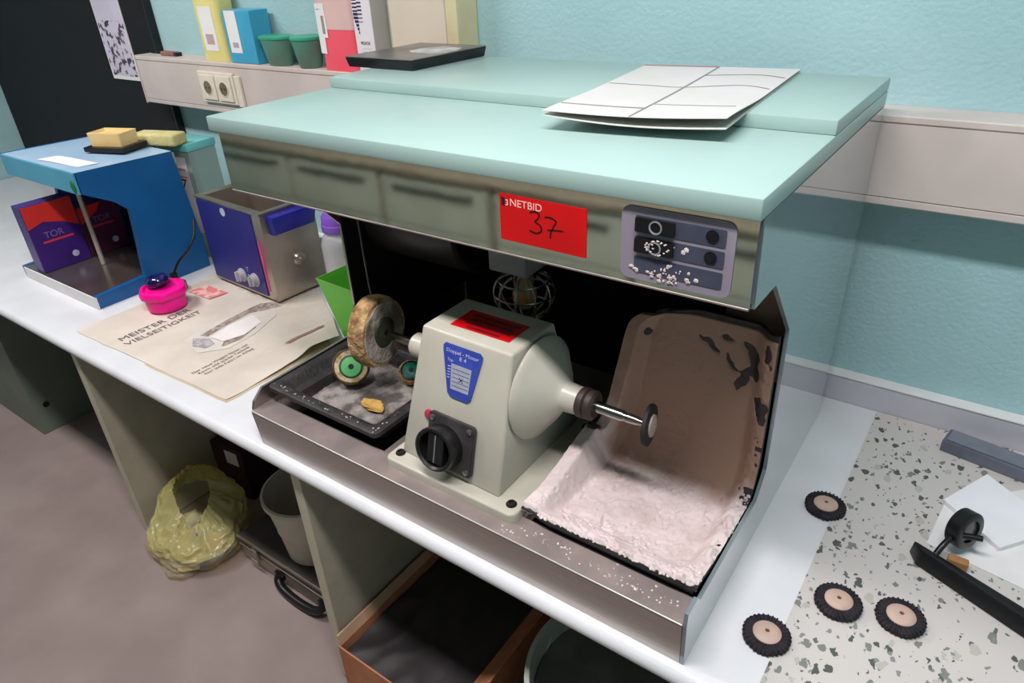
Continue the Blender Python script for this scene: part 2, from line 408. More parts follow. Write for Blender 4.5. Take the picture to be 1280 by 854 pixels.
for k in range(10):
    a = 2 * PI * k / 10
    pts = [(LX + .01 + r * math.cos(a), LY + r * math.sin(a), LZ - .016 + h) for r, h in ((.03, 0), (.052, -.012), (.062, -.04), (.052, -.075), (.02, -.098), (0, -.1))]
    tube(b, smoothpath(pts, 5), .0028, 6)
for r, h in ((.062, -.04), (.052, -.012), (.052, -.075)):
    tube(b, [(LX + .01 + r * math.cos(2 * PI * k / 32), LY + r * math.sin(2 * PI * k / 32), LZ - .016 + h) for k in range(32)], .0022, 6, closed=True)
obj('wire_guard', b, M_steel, lh, smooth=60)
b = B(); tube(b, smoothpath([(.10, .30, .53), (.065, .295, .50), (.052, .29, .45), (.058, .285, .40), (.065, .28, .33), (.07, .28, .25), (.08, .3, .1)], 8), .002, 8)
obj('cable', b, mat('cable_grey', (110, 104, 100), .5, rgb2=(100, 95, 92), nscale=30), PU, smooth=60)

# ------------------------------------------------------------------ polishing lathe
LT = thing('polishing_motor', 'grey double-ended dental polishing lathe with red top label standing in the middle of the cabinet', 'machine', (.47, .165, .09))
ZB0, ZB1, ZT = .0897, .108, .355
b = B(); plate(b, [(x + .4905, y + .159) for x, y in rrect(.293, .298, .014)], Matrix.Translation((0, 0, ZB0)), ZB1 - ZB0)
bmesh.ops.bevel(b, geom=[e for e in b.edges if all(v.co.z > ZB1 - .001 for v in e.verts)], offset=.004, segments=3, affect='EDGES', profile=.5)
obj('base_flange', b, M_grey, LT, smooth=40)
bot = [(.362, .045, ZB1 - .004), (.588, .022, ZB1 - .004), (.588, .300, ZB1 - .004), (.362, .300, ZB1 - .004)]
bot = [(.361, .040, ZB1 - .002), (.590, .034, ZB1 - .002), (.590, .298, ZB1 - .002), (.361, .298, ZB1 - .002)]
top = [(.391, .104, ZT), (.586, .100, ZT), (.586, .226, ZT), (.391, .226, ZT)]
b = B(); hexa(b, bot, top, .0055, 3)
body = obj('housing', b, M_grey, LT, smooth=45)
AY, AZ = .165, .260
b = B(); lathe(b, [(.092, .0), (.093, .003), (.091, .007), (.082, .013), (.055, .034), (.036, .046), (.028, .052), (.026, .056), (.024, .082), (.023, .085), (0, .085)], (.5915, AY, AZ), (1, 0, 0), 64)
obj('end_bell', b, M_grey, LT, smooth=35)
b = B(); lathe(b, [(.06, -.012), (.06, .003), (.045, .008), (.028, .012), (.025, .018), (.024, .068), (.020, .073), (0, .073)], (.378, AY, AZ), (-1, 0, 0), 64)
obj('end_bell', b, M_grey, LT, smooth=35)
b = B(); lathe(b, [(.0035, 0), (.0035, .003)], (.6135, AY - .052, AZ + .035), (.75, -.4, .3), 12); obj('vent_hole', b, M_ink, LT)
b = B(); lathe(b, [(.024, 0), (.0265, .003), (.0265, .012), (.023, .014), (.0255, .017), (.0255, .026), (.02, .03)], (.6725, AY, AZ), (1, 0, 0), 32); obj('collar', b, mat('collar_brown', (62, 50, 46), .5, rgb2=(48, 38, 36), nscale=30), LT, smooth=35)
b = B(); lathe(b, [(.0095, -.01), (.0095, .045), (.0075, .048), (.0075, .052), (.0085, .053), (.0075, .068), (.0045, .082), (.0045, .0885)], (.706, AY, AZ), (1, 0, 0), 28)
obj('spindle', b, M_chrome, LT, smooth=35)
b = B(); lathe(b, [(.021, 0), (.021, .01), (.017, .013), (.017, .022), (.011, .024), (.009, .03), (.009, .11), (.006, .115)], (.3575, AY, AZ), (-1, 0, 0), 32)
obj('spindle', b, M_chrome, LT, smooth=35)
# screws on base
for sx, sy in ((.364, .034), (.617, .034), (.617, .284), (.364, .284)):
    b = B(); lathe(b, [(.0095, 0), (.0095, .0012), (.0078, .0012), (.0075, .004), (.0045, .0045), (.004, .002), (0, .002)], (sx, sy, ZB1 + .0002), (0, 0, 1), 20); obj('screw', b, mat('screw_dark', (60, 56, 54), .4, metal=.6, rgb2=(45, 42, 40), nscale=40), LT, smooth=35)
# front face frame
F0 = Vector((.4755, .037, .106)); FT = Vector((.4885, .102, ZT))
fu = Vector((1, -.022, 0)); fv = FT - F0; Mf = frame3(F0, fu, fv)      # normal points to -y
# the red label on top
b = B(); plate(b, [(-.064, -.031), (.061, -.031), (.061, .031), (-.064, .031)], Matrix.Translation((.497, .160, ZT + .0002)), .0008); rl = obj('label_plate', b, M_red, LT, label='red label plate on top of the motor')
b = B()
for k, (w, hh) in enumerate(((.1, .010), (.088, .008), (.095, .007), (.07, .006))):
    plate(b, [(-w / 2, 0), (w / 2, 0), (w / 2, hh), (-w / 2, hh)], Matrix.Translation((.499, .172 - k * .013, ZT + .0011)), .0003)
obj('print', b, M_reddark, rl)
# blue nameplate, tapering shield
sh = [(-.0375, .205 - .058 + .06), (.0375, .206), (.040, .196), (.024, .112), (.018, .105), (-.020, .105), (-.026, .112), (-.042, .195)]
sh = [(-.036, .222), (.036, .222), (.041, .216), (.0405, .206), (.025, .118), (.018, .110), (-.018, .110), (-.025, .118), (-.0405, .206), (-.041, .216)]
Mn = Mf @ Matrix.Translation((.010, .0555, .0012)) @ Matrix.Diagonal((1.04, .84, 1, 1))
b = B(); plate(b, sh, Mn, .001); npn = obj('name_plate', b, mat('plate_blue', (52, 68, 160), .35, rgb2=(60, 78, 172), nscale=30), LT, label='blue tapered name plate')
Mn2 = Mn @ Matrix.Translation((0, 0, .0011))
M_prw = mat('plate_print', (190, 196, 220), .5, rgb2=(170, 178, 210), nscale=60)
b = B(); text(b, 'Doppel - Motor', .0105, Mn2 @ Matrix.Translation((0, .2045, 0)), .0002, 'CENTER'); text(b, 'E 4', .0115, Mn2 @ Matrix.Translation((.002, .193, 0)), .0002, 'CENTER')
text(b, 'Typ', .008, Mn2 @ Matrix.Translation((-.03, .186, 0)), .0002)
for k in range(5):
    plate(b, [(-.028, .150 + k * .006), (-.022, .150 + k * .006), (-.022, .1515 + k * .006), (-.028, .1515 + k * .006)], Mn2, .0003)
obj('print', b, M_prw, npn)
b = B(); plate(b, [(-.019, .128), (.019, .128), (.022, .182), (-.021, .182)], Mn2, .0004); dp = obj('data_field', b, mat('data_grey', (168, 172, 190), .5, rgb2=(156, 160, 178), nscale=40), npn)
b = B()
for k in range(5): plate(b, [(-.017, .136 + k * .009), (.018, .136 + k * .009), (.018, .1368 + k * .009), (-.017, .1368 + k * .009)], Mn2 @ Matrix.Translation((0, 0, .0005)), .0002)
text(b, 'X', .013, Mn2 @ Matrix.Translation((.002, .148, .0005)), .0003, 'CENTER'); obj('print', b, M_ink, npn)
# switch
Ms = Mf @ Matrix.Translation((.005, .064, .0012)) @ Matrix.Diagonal((1.26, 1.16, 1.15, 1))
b = B(); plate(b, rrect(.082, .083, .006), Ms, .008)
bmesh.ops.bevel(b, geom=[e for e in b.edges if len(e.link_faces) == 2 and abs(e.calc_face_angle(0)) > 1], offset=.0015, segments=2, affect='EDGES')
sp = obj('switch_plate', b, mat('switch_plate_black', (52, 50, 52), .4, rgb2=(70, 66, 66), nscale=25), LT, smooth=35)
for dx, dy in ((-.033, .033), (.033, .033), (.033, -.033), (-.033, -.033)):
    b = B(); t_ = bmesh.new(); lathe(t_, [(.0045, .008), (.0045, .0095), (.003, .0105), (0, .0105)], (dx, dy, 0), (0, 0, 1), 14); join(b, t_, Ms); obj('screw', b, M_steel, sp, smooth=40)
b = B(); t_ = bmesh.new(); lathe(t_, [(.033, .0082), (.034, .014), (.034, .03), (.033, .034), (.030, .035), (.027, .032), (.027, .016), (0, .016)], (-.008, -.004, 0), (0, 0, 1), 48)
join(b, t_, Ms); kn = obj('knob', b, M_blackp, sp, smooth=35, label='round black rotary knob')
b = B(); t_ = bmesh.new(); box(t_, -.0225, .0065, -.028, .022, .0165, .030, .002); t_2 = bmesh.new(); box(t_2, -.009, -.007, -.026, .02, .0302, .0308)
join(b, t_, Ms); obj('grip', b, M_blackp, kn); b = B(); join(b, t_2, Ms); obj('pointer_line', b, mat('grey_line', (120, 120, 122), .5, rgb2=(110, 110, 112), nscale=20), kn)
b = B(); t_ = bmesh.new(); lathe(t_, [(.0085, 0), (.0085, .002), (.007, .003), (0, .0032)], (-.0455, .03, 0), (0, 0, 1), 24); join(b, t_, Ms); obj('indicator_lamp', b, mat('lamp_red', (190, 50, 80), .4, rgb2=(175, 45, 75), nscale=30), LT, smooth=40)

# ------------------------------------------------------------------ wheels on the spindle
M_felt = mat('cotton_buff', (196, 160, 112), .95, rgb2=(120, 84, 55), nscale=34, lo=.42, hi=.66, bump=.8, bscale=90)
M_clothg = mat('cotton_side', (168, 160, 152), .9, rgb2=(120, 104, 92), nscale=26, bump=.5, bscale=70)
def buff(name, label, c, d, r, w, hubm, hubd, seed, hubr=.4, facem=None, ringm=None):
    t = thing(name, label, 'polishing wheel', c)
    d = Vector(d).normalized(); ph = random.random() * 6
    def wob(a, h): return 1 + .02 * math.sin(3 * a + ph) + .02 * noise.noise(Vector((math.cos(a) * 3, math.sin(a) * 3, h * 90 + seed)))
    pr = [(r * .42, -w / 2)]
    n = 7
    pr += [(r * .93, -w / 2)]
    for k in range(n + 1):
        u = k / n; pr.append((r * (1 - .03 * abs(math.sin(u * PI * 3)) - .05 * (2 * u - 1) ** 4), -w / 2 + .002 + (w - .004) * u))
    pr += [(r * .93, w / 2), (r * .42, w / 2)]
    b = B(); lathe(b, pr, c, d, 72, True, wob); obj('cloth_ring', b, ringm or M_felt, t, smooth=50)
    b = B(); lathe(b, [(r * .86, w / 2 - .0005), (r * .84, w / 2 + .0016), (r * .45, w / 2 + .0022), (r * .43, w / 2)], c, d, 64, False, lambda a, h: 1 + .03 * noise.noise(Vector((math.cos(a) * 3, math.sin(a) * 3, seed)))); obj('cloth_face', b, facem or M_clothg, t, smooth=50)
    b = B(); lathe(b, [(r * hubr + .004, w / 2), (r * hubr + .003, w / 2 + .003), (r * hubr - .001, w / 2 + .0034)], c, d, 48, False); obj('hub_rim', b, hubd, t, smooth=40)
    b = B(); lathe(b, [(r * hubr, w / 2), (r * hubr, w / 2 + .0032), (.006, w / 2 + .0042), (.006, w / 2)], c, d, 48, False); obj('hub', b, hubm, t, smooth=40)
    b = B(); lathe(b, [(.0058, w / 2), (.0058, w / 2 + .0044), (0, w / 2 + .0044)], c, d, 20, False); obj('bore', b, M_ink, t)
    return t
M_hubg = mat('hub_green', (104, 190, 120), .45, rgb2=(92, 178, 108), nscale=20); M_hubd = mat('hub_dark_green', (40, 72, 48), .5, rgb2=(34, 64, 42), nscale=20)
M_hubo = mat('hub_olive', (62, 62, 44), .6, rgb2=(50, 52, 36), nscale=20)
buff('buffing_wheel', 'large worn cotton buffing wheel mounted on the left spindle of the motor', (.200, AY, AZ), (1, .16, 0), .0745, .038, M_hubo, M_hubd, 1, .36)
buff('buffing_wheel', 'small loose cotton wheel with bright green hub lying in the left black tray', (.100, .164, .1415), (.66, -.52, .52), .0405, .040, M_hubg, M_hubd, 2, .54, mat('cotton_cream', (206, 190, 152), .9, rgb2=(150, 128, 92), nscale=60, bump=.4, bscale=90), mat('cotton_dark', (84, 64, 46), .95, rgb2=(150, 116, 78), nscale=40, lo=.5, hi=.75, bump=.6, bscale=90))
buff('buffing_wheel', 'loose wheel with teal hub in the left tray, half hidden by the motor', (.205, .238, .122), (.45, -.35, .8), .028, .018, mat('hub_teal', (20, 120, 105), .4, rgb2=(16, 108, 95), nscale=20), M_blackp, 3, .7)
# grinding disc on right spindle
t = thing('grinding_disc', 'small black rimmed disc mounted on the right spindle tip in front of the splash tray', 'disc', (.797, AY, AZ))
cx = .796
b = B(); lathe(b, [(.010, -.004), (.028, -.004), (.0335, -.003), (.0345, .0), (.0335, .003), (.030, .004), (.019, .0045), (0, .0045)], (cx, AY, AZ), (1, .12, .05), 56, True, lambda a, h: 1 + .012 * math.sin(28 * a)); obj('bristle_ring', b, mat('bristle_black', (26, 22, 24), .7, rgb2=(40, 36, 36), nscale=40), t, smooth=40)
b = B(); lathe(b, [(.0185, .0046), (.018, .007), (.004, .0085), (.004, .006), (0, .006)], (cx, AY, AZ), (1, .12, .05), 36); obj('hub', b, mat('hub_tan', (178, 160, 148), .6, rgb2=(165, 146, 134), nscale=30), t, smooth=40)
b = B(); lathe(b, [(.016, -.0075), (.018, -.0042)], (cx, AY, AZ), (1, .12, .05), 36); obj('washer', b, M_chrome, t, smooth=40)

# ------------------------------------------------------------------ left black tray
t = thing('rubber_tray', 'black rubber tray dusted with grey polish lying left of the motor', 'tray', (.15, .17, .09))
zr = .136
def ring(poly_o, z): return [(x, y, z) for x, y in poly_o]
def rr2(x0, x1, y0, y1, r, n=4): return [(x + (x0 + x1) / 2, y + (y0 + y1) / 2) for x, y in rrect(x1 - x0, y1 - y0, r, n)]
def tray(rings):
    b = B(); R = [[b.verts.new(p) for p in rg] for rg in rings]; n = len(R[0])
    for A, C in zip(R, R[1:]):
        for i in range(n): b.faces.new((A[i], A[(i + 1) % n], C[(i + 1) % n], C[i]))
    b.faces.new(R[0][::-1]); b.faces.new(R[-1]); return b
b = tray([ring(rr2(.062, .288, .06, .28, .012), .0905), ring(rr2(.05, .30, .045, .295, .012), .118), ring(rr2(-.006, .311, .025, .3, .01), .123),
          ring(rr2(-.008, .313, .023, .302, .012), zr - .002), ring(rr2(-.005, .310, .026, .299, .012), zr), ring(rr2(.014, .292, .044, .281, .01), zr), ring(rr2(.018, .288, .048, .277, .01), zr - .003),
          ring(rr2(.05, .275, .07, .265, .01), .1), ring(rr2(.055, .27, .075, .26, .01), .098)])
obj('shell', b, M_rubber, t, smooth=35)
def dustz(x, y): return .0985 + .003 * noise.noise(Vector((x * 30, y * 30, 1))) + .002 * noise.noise(Vector((x * 90, y * 90, 5)))
b = grid(B(), lambda u, v: (.047 + .226 * u, .068 + .196 * v, max(dustz(.05 + .22 * u, .07 + .19 * v), .0982)), 60, 60)
obj('polish_residue', b, mat('grey_dust', (150, 142, 138), .9, rgb2=(84, 78, 76), nscale=24, lo=.42, hi=.6, bump=.5, bscale=120), t, smooth=60, kind='stuff')
b = B()
for i in range(60):
    e = random.random(); x = random.uniform(-.002, .306) if e < .6 else .301; y = .035 if e < .6 else random.uniform(.03, .28)
    s = random.uniform(.0006, .0026); blob(b, (x + random.uniform(-.004, .004), y + random.uniform(-.005, .005), zr + .0002), (s, s, s * .5), 1, .3, 2, i)
obj('crumbs', b, mat('crumb_grey', (170, 160, 155), .9, rgb2=(140, 130, 125), nscale=60), t, kind='stuff')
b = B(); blob(b, (.207, .118, .1085), (.030, .015, .0085), 3, .25, 2, 4, flat=.1015)
tag(obj('polishing_compound', b, mat('compound_yellow', (206, 168, 92), .8, rgb2=(180, 140, 70), nscale=40), smooth=50), 'small yellow lump of polishing compound lying in the left black tray', 'polishing compound')

# ------------------------------------------------------------------ right splash tray full of plaster
t = thing('splash_tray', 'black splash tray with tall back wall covered in pinkish plaster, right of the motor', 'tray', (.8, .18, .09))
PC = [(.030, .113, 90), (.052, .104, 84), (.09, .086, 85), (.18, .076, 92), (.25, .080, 105), (.285, .104, 135), (.303, .148, 165), (.306, .20, 176), (.305, .28, 180), (.303, .36, 180), (.300, .405, 180)]
def cat(pts, v):
    n = len(pts) - 1; x = min(max(v, 0), .99999) * n; i = int(x); f = x - i
    p = [pts[max(i - 1, 0)], pts[i], pts[i + 1], pts[min(i + 2, n)]]
    return [.5 * (2 * p[1][k] + (p[2][k] - p[0][k]) * f + (2 * p[0][k] - 5 * p[1][k] + 4 * p[2][k] - p[3][k]) * f * f + (3 * p[1][k] - p[0][k] - 3 * p[2][k] + p[3][k]) * f ** 3) for k in range(len(pts[0]))]
LE = [(.640, .004), (.642, .014), (.643, .034), (.645, .064), (.648, .080), (.652, .080), (.662, .06), (.672, .045), (.683, .03), (.697, .02), (.722, .012)]
def sst(a, b_, x):
    x = min(max((x - a) / (b_ - a), 0), 1); return x * x * (3 - 2 * x)
def surf(u, v, off=0):
    y, z, ang = cat(PC, v); xl, lip = cat(LE, v); xr = .942
    a = math.radians(ang)
    n = Vector((0, -math.sin(a - PI / 2) if ang > 90 else 0, math.sin(a) if ang < 90 else math.cos(a - PI / 2)))
    n = Vector((0, math.cos(a), math.sin(a))).normalized()
    x = xl + (xr - xl) * u; dl = x - xl; dr = xr - x
    L = lip * (1 - sst(.020, .042, dl)); R_ = (.004 + .018 * sst(0, .25, v)) * (1 - sst(.012, .04, dr)) + .004 * sst(.45, .6, v) * (1 - sst(.0, .02, dr))
    p = Vector((x, y, z)) + n * (max(L, R_) + off)
    if v > .9: # rounded top left corner
        k = (v - .9) / .1; p.z -= .022 * k * (1 - sst(0, .10, dl))
    return p
obj('shell', grid(B(), lambda u, v: surf(u, v), 70, 70, .006), M_rubber, t, smooth=50)
b = B(); prism(b, [(.690, .0905), (.936, .0905), (.936, .102), (.664, .102)], 'y', .037, .055); obj('shell_body', b, M_blackp, t)
def plas(u, v):
    p = surf(u, v); q = Vector((p.x * 16, p.y * 16, p.z * 16))
    n1 = noise.noise(q); n2 = noise.noise(q * 2.3 + Vector((3, 1, 7))); n3 = noise.noise(q * 6); n4 = noise.noise(q * 14)
    floorf = 1 - sst(.35, .5, v)
    warp = Vector((n2, n1, n3)) * .7
    rd = 1 - abs(noise.noise(q * .9 + warp * 1.6)) * 2
    crk = max(0, 1 - abs(noise.noise(q * 1.1 + warp * 1.3 + Vector((9, 2, 4)))) * 9) * sst(-.1, .25, n2)
    th = .0034 + floorf * (.0042 + .003 * n1 + .0022 * n2 + .002 * max(0, rd) ** 3 - .0055 * crk) + .0007 * n3 + .0003 * n4
    wallb = sst(.5, .62, v)
    th += wallb * (-.0012 + .0016 * n1)
    # bare patches: front edge, right edge, streaks on the wall
    xl, lip = cat(LE, v); e = v
    fr = (1 - sst(.0, .05, v + .02 * n3 + .008 * n4)) ; th -= fr * .012
    rr = 1 - sst(.0, .030, (.942 - p.x) + .012 * n3 + .012 * n2 + .005 * n4); th -= rr * .006 * (1 if v < .5 else .3)
    if v < .45 and .02 < (.942 - p.x) and v > .06: th = max(th, .0038)
    # scraped streak patches
    for (cx_, cz, rx, rz, an) in ((.902, .350, .007, .022, .55), (.908, .318, .009, .012, 0), (.728, .345, .006, .008, 0), (.888, .300, .008, .018, -.3), (.835, .345, .020, .004, -.6), (.868, .325, .016, .003, -.7), (.928, .265, .009, .02, .2), (.86, .368, .008, .004, 0), (.93, .37, .004, .015, .2)):
        if v > .5:
            w1 = .010 * noise.noise(Vector((p.x * 55, p.z * 55, cx_ * 30))); w2 = .010 * noise.noise(Vector((p.x * 55, p.z * 55, cx_ * 30 + 9)))
            dx = p.x - cx_ + w1; dz = p.z - cz + w2; a_ = dx * math.cos(an) + dz * math.sin(an); c_ = -dx * math.sin(an) + dz * math.cos(an)
            th -= .0068 * math.exp(-((a_ / rx) ** 2 + (c_ / rz) ** 2) * .9)
    lf = 1 - sst(.9, .99, v + .01 * n2); th = th * 1 if v < .97 else th - .004
    return surf(u, v, th)
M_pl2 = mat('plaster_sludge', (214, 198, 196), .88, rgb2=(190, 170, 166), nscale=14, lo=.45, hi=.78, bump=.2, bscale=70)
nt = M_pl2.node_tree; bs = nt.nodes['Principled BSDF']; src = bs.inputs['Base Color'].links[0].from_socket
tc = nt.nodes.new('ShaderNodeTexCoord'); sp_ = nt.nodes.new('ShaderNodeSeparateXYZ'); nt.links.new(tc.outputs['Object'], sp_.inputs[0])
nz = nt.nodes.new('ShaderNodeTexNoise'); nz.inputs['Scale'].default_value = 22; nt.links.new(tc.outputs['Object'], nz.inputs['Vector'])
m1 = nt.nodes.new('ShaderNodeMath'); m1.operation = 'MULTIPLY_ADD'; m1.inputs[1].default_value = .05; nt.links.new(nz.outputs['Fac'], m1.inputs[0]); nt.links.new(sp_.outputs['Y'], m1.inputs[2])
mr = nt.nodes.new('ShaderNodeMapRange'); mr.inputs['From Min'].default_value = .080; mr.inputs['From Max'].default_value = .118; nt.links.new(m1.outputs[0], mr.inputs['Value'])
mx = nt.nodes.new('ShaderNodeMixRGB'); nt.links.new(mr.outputs[0], mx.inputs[0]); nt.links.new(src, mx.inputs[1]); mx.inputs[2].default_value = lin((166, 134, 117)); nt.links.new(mx.outputs[0], bs.inputs['Base Color'])  # plaster browns behind the hood's shadow line, its shade painted into the colour
obj('plaster_layer', grid(B(), plas, 210, 240), M_pl2, t, smooth=80, kind='stuff', label='plaster sludge, whitish on the floor, brown with painted hood shade on the back wall')
b = B()
for i in range(150):
    e = random.random()
    if e < .6: u = random.uniform(.1, 1); p = surf(u, random.uniform(0, .035), .001)
    else: p = surf(random.uniform(.955, 1), random.uniform(.03, .45), .002)
    s = random.uniform(.0008, .0042); blob(b, p, (s, s, s * .7), 1, .4, 2, i)
obj('plaster_crumbs', b, mat('crumb_white', (215, 205, 202), .9, rgb2=(190, 178, 175), nscale=60), t, kind='stuff')
# crumbs on the rail
b = B()
for i in range(120):
    x = random.uniform(.62, .93) if i < 95 else random.uniform(.0, .6); y = random.gauss(.010, .008); y = min(max(y, -.012), .03); s = random.uniform(.0005, .0024) * (1 if i < 95 else .5)
    if .33 < x < .65 and y > .003: y = random.uniform(-.012, 0)
    blob(b, (x, y, .0897), (s, s, s * .5), 1, .4, 2, i, flat=.0896)
obj('plaster_crumbs', b, M_plaster, PU, kind='stuff')

# ------------------------------------------------------------------ things on top
t = thing('document_folder', 'pale grey-green document folder with a red spine line lying crooked on the mint machine top', 'folder', (.69, .47, H + T2))
fz = H + T2 + .0008
FQ = [Vector((.572, .222, 0)), Vector((.834, .262, 0)), Vector((.803, .712, 0)), Vector((.520, .672, 0))]
def fq(u, v): return (FQ[0] * (1 - u) + FQ[1] * u) * (1 - v) + (FQ[3] * (1 - u) + FQ[2] * u) * v
def fsurf(dz, k=1):
    def f(u, v):
        p = fq(u, v); front = (1 - sst(.0, .45, v))
        sag = -.004 * front * k * math.sin(PI * u) - (.003 * front if k > 1 else 0)
        return Vector((p.x, p.y, fz + dz + sag + (.004 * front * (1 - u) if k > 1 else (.004 + .003 * u) * front)))
    return f
M_fold = mat('folder_card', (206, 208, 200), .6, rgb2=(198, 200, 192), nscale=9)
obj('bottom_cover', grid(B(), fsurf(.0012, 1.6), 30, 30, .001), M_fold, t, smooth=60)
obj('top_cover', grid(B(), fsurf(.0052, 1), 30, 30, .001), mat('folder_card_top', (214, 208, 208), .55, rgb2=(206, 204, 200), nscale=5), t, smooth=60)
M_ln = mat('folder_line', (150, 148, 146), .7, rgb2=(140, 138, 136), nscale=20)
def fline(pts, w, m, nm='printed_line'):
    b = B(); f = fsurf(.0056, 1)
    P = smoothpath([(u, v, 0) for u, v in pts], 8)
    for a, c in zip(P, P[1:]):
        A = f(a.x, a.y); C = f(c.x, c.y); d = (C - A).normalized(); n = Vector((-d.y, d.x, 0)) * w / 2
        hexa(b, [A - n, C - n, C + n, A + n], [q + Vector((0, 0, .0004)) for q in (A - n, C - n, C + n, A + n)])
    obj(nm, b, m, t)
fline([(.50, .0), (.505, .5), (.50, .99)], .0032, M_ln); fline([(.01, .13), (.5, .13)], .0045, M_ln)
fline([(.02, .55), (.3, .53), (.5, .52), (.8, .6), (.98, .55)], .0025, M_ln); fline([(.5, .78), (.8, .83), (.98, .78)], .003, M_ln); fline([(.5, .2), (.95, .2)], .0015, M_ln)
fline([(.0, .985), (.5, .985)], .0045, mat('line_red', (190, 90, 100), .6, rgb2=(180, 84, 94), nscale=20), 'red_spine_line')
# black flat tray with glossy top at back left
t = thing('flat_case', 'flat black case with scuffed glossy lid at back left of the mint top', 'case', (0, .6, H + T2))
q0 = [(-.117, .474), (.082, .476), (.098, .713), (-.108, .713)]
zz = H + T2 + .0005
b = B(); hexa(b, [(x, y, zz) for x, y in [(-.112, .478), (.078, .480), (.094, .709), (-.104, .709)]], [(x, y, zz + .020) for x, y in q0], .002); obj('body', b, M_blackp, t)
# shift to stand on the step (x from the step edge)
b = B(); hexa(b, [(x, y, zz + .0203) for x, y in q0], [(x, y, zz + .0225) for x, y in q0], .0006); obj('lid', b, mat('glossy_grey', (84, 80, 80), .3, rgb2=(120, 116, 114), nscale=9, lo=.4, hi=.75), t)
b = B(); blob(b, (.03, .61, zz + .0228), (.055, .05, .0006), 3, .35, 2.2, 9); obj('scuff', b, mat('scuff_white', (190, 188, 186), .7, rgb2=(160, 158, 156), nscale=30), t)

# ------------------------------------------------------------------ items on the trunking
TT = TZ1 + .0005
def carton(name, label, cat_, x0, x1, y0, y1, z1, m, bev=.002, z0=None, rz=0):
    z0 = TT if z0 is None else z0
    c = ((x0 + x1) / 2, (y0 + y1) / 2, z0); t = thing(name, label, cat_, c, rz)
    hx, hy = (x1 - x0) / 2, (y1 - y0) / 2
    obj('body', box(B(), -hx, hx, -hy, hy, 0, z1 - z0, bev), m, t, local=True); return t
M_yel = mat('carton_yellow', (226, 216, 140), .5, rgb2=(220, 208, 132), nscale=9); M_blu = mat('carton_blue', (70, 165, 200), .45, rgb2=(62, 156, 192), nscale=9)
t = thing('plastic_bottle', 'tall yellow bottle with white label on the trunking left of the blue carton', 'bottle', (-1.03, .775, TT))
b = B(); prism(b, rrect(.13, .07, .02), 'z', 0, .19); 
obj('body', b, M_yel, t, local=True, smooth=35)
b = B(); lathe(b, [(.03, .19), (.02, .205), (.016, .21), (.016, .235), (0, .235)], (0, 0, 0), (0, 0, 1), 24); obj('cap', b, M_paper, t, local=True, smooth=35)
b = B(); box(b, -.035, .035, -.0362, -.0352, .03, .16); lb = obj('paper_label', b, M_paper, t, local=True)
b = B(); box(b, -.02, .02, -.0366, -.0363, .05, .08); obj('print', b, mat('print_orange', (215, 150, 110), .6, rgb2=(160, 170, 200), nscale=60), lb, local=True)
t = thing('carton', 'blue carton with white label on the trunking right of the yellow bottle', 'carton', (-.868, .77, TT))
obj('body', box(B(), -.068, .068, -.035, .035, 0, .15, .002), M_blu, t, local=True)
b = B(); box(b, -.055, .0, -.0356, -.0351, .03, .149); obj('paper_label', b, M_paper, t, local=True)
b = B(); box(b, -.04, -.012, -.0361, -.0357, .045, .06); obj('print', b, mat('print_orange', (0, 0, 0)), t, local=True)
M_gcup = mat('cup_green', (84, 140, 122), .5, rgb2=(98, 122, 108), nscale=12); M_glid = mat('lid_green', (60, 165, 130), .35, rgb2=(54, 156, 122), nscale=12)
for lab, cx_, w, h in (('wide green rubber cup with lid on the trunking right of the blue carton', -.72, .068, .078), ('narrow green rubber cup with lid on the trunking left of the red liquid bottle', -.583, .050, .080)):
    t = thing('rubber_cup', lab, 'cup', (cx_, .757 if w < .06 else .757, TT)); f = .62 if w > .06 else 1
    b = B(); lathe(b, [(.0, 0), (w * .62, 0), (w * .68, .006), (w * .92, h - .01), (w * .94, h - .006), (0, h - .006)], (0, 0, 0), (0, 0, 1), 40); b.transform(Matrix.Diagonal((1, f * .97, 1, 1))); obj('cup', b, M_gcup, t, local=True, smooth=40)
    b = B(); lathe(b, [(w * .95, h - .0055), (w * 1.0, h - .003), (w * 1.0, h + .003), (w * .9, h + .005), (w * .3, h + .004), (0, h + .004)], (0, 0, 0), (0, 0, 1), 40); b.transform(Matrix.Diagonal((1, f * .97, 1, 1))); obj('lid', b, M_glid, t, local=True, smooth=40)
# red liquid bottle
t = thing('liquid_bottle', 'translucent canister half full of red liquid on the trunking behind the machine', 'bottle', (-.43, .768, TT))
b = B(); prism(b, rrect(.135, .07, .012), 'z', 0, .105); obj('liquid', b, mat('red_liquid', (245, 95, 112), .35, rgb2=(240, 86, 104), nscale=5), t, local=True, smooth=35, label='red liquid')
b = B(); prism(b, rrect(.137, .072, .012), 'z', .1055, .24); obj('body', b, mat('canister_pale', (222, 186, 182), .4, rgb2=(214, 178, 174), nscale=5), t, local=True, smooth=35)
b = B(); lathe(b, [(.02, .24), (.018, .26), (0, .26)], (0, 0, 0), (0, 0, 1), 24); obj('cap', b, M_paper, t, local=True, smooth=35)
b = B(); plate(b, [(-.067, .045), (-.044, .043), (-.044, .085), (-.03, .085), (-.032, .17), (-.067, .17)], frame3((0, -.0365, 0), (1, 0, 0), (0, 0, 1)), .0006); lb = obj('paper_label', b, M_paper, t, local=True)
b = B(); box(b, -.048, -.038, -.0377, -.0372, .095, .14); box(b, -.062, -.05, -.0377, -.0372, .155, .157); obj('print', b, M_ln, lb, local=True)
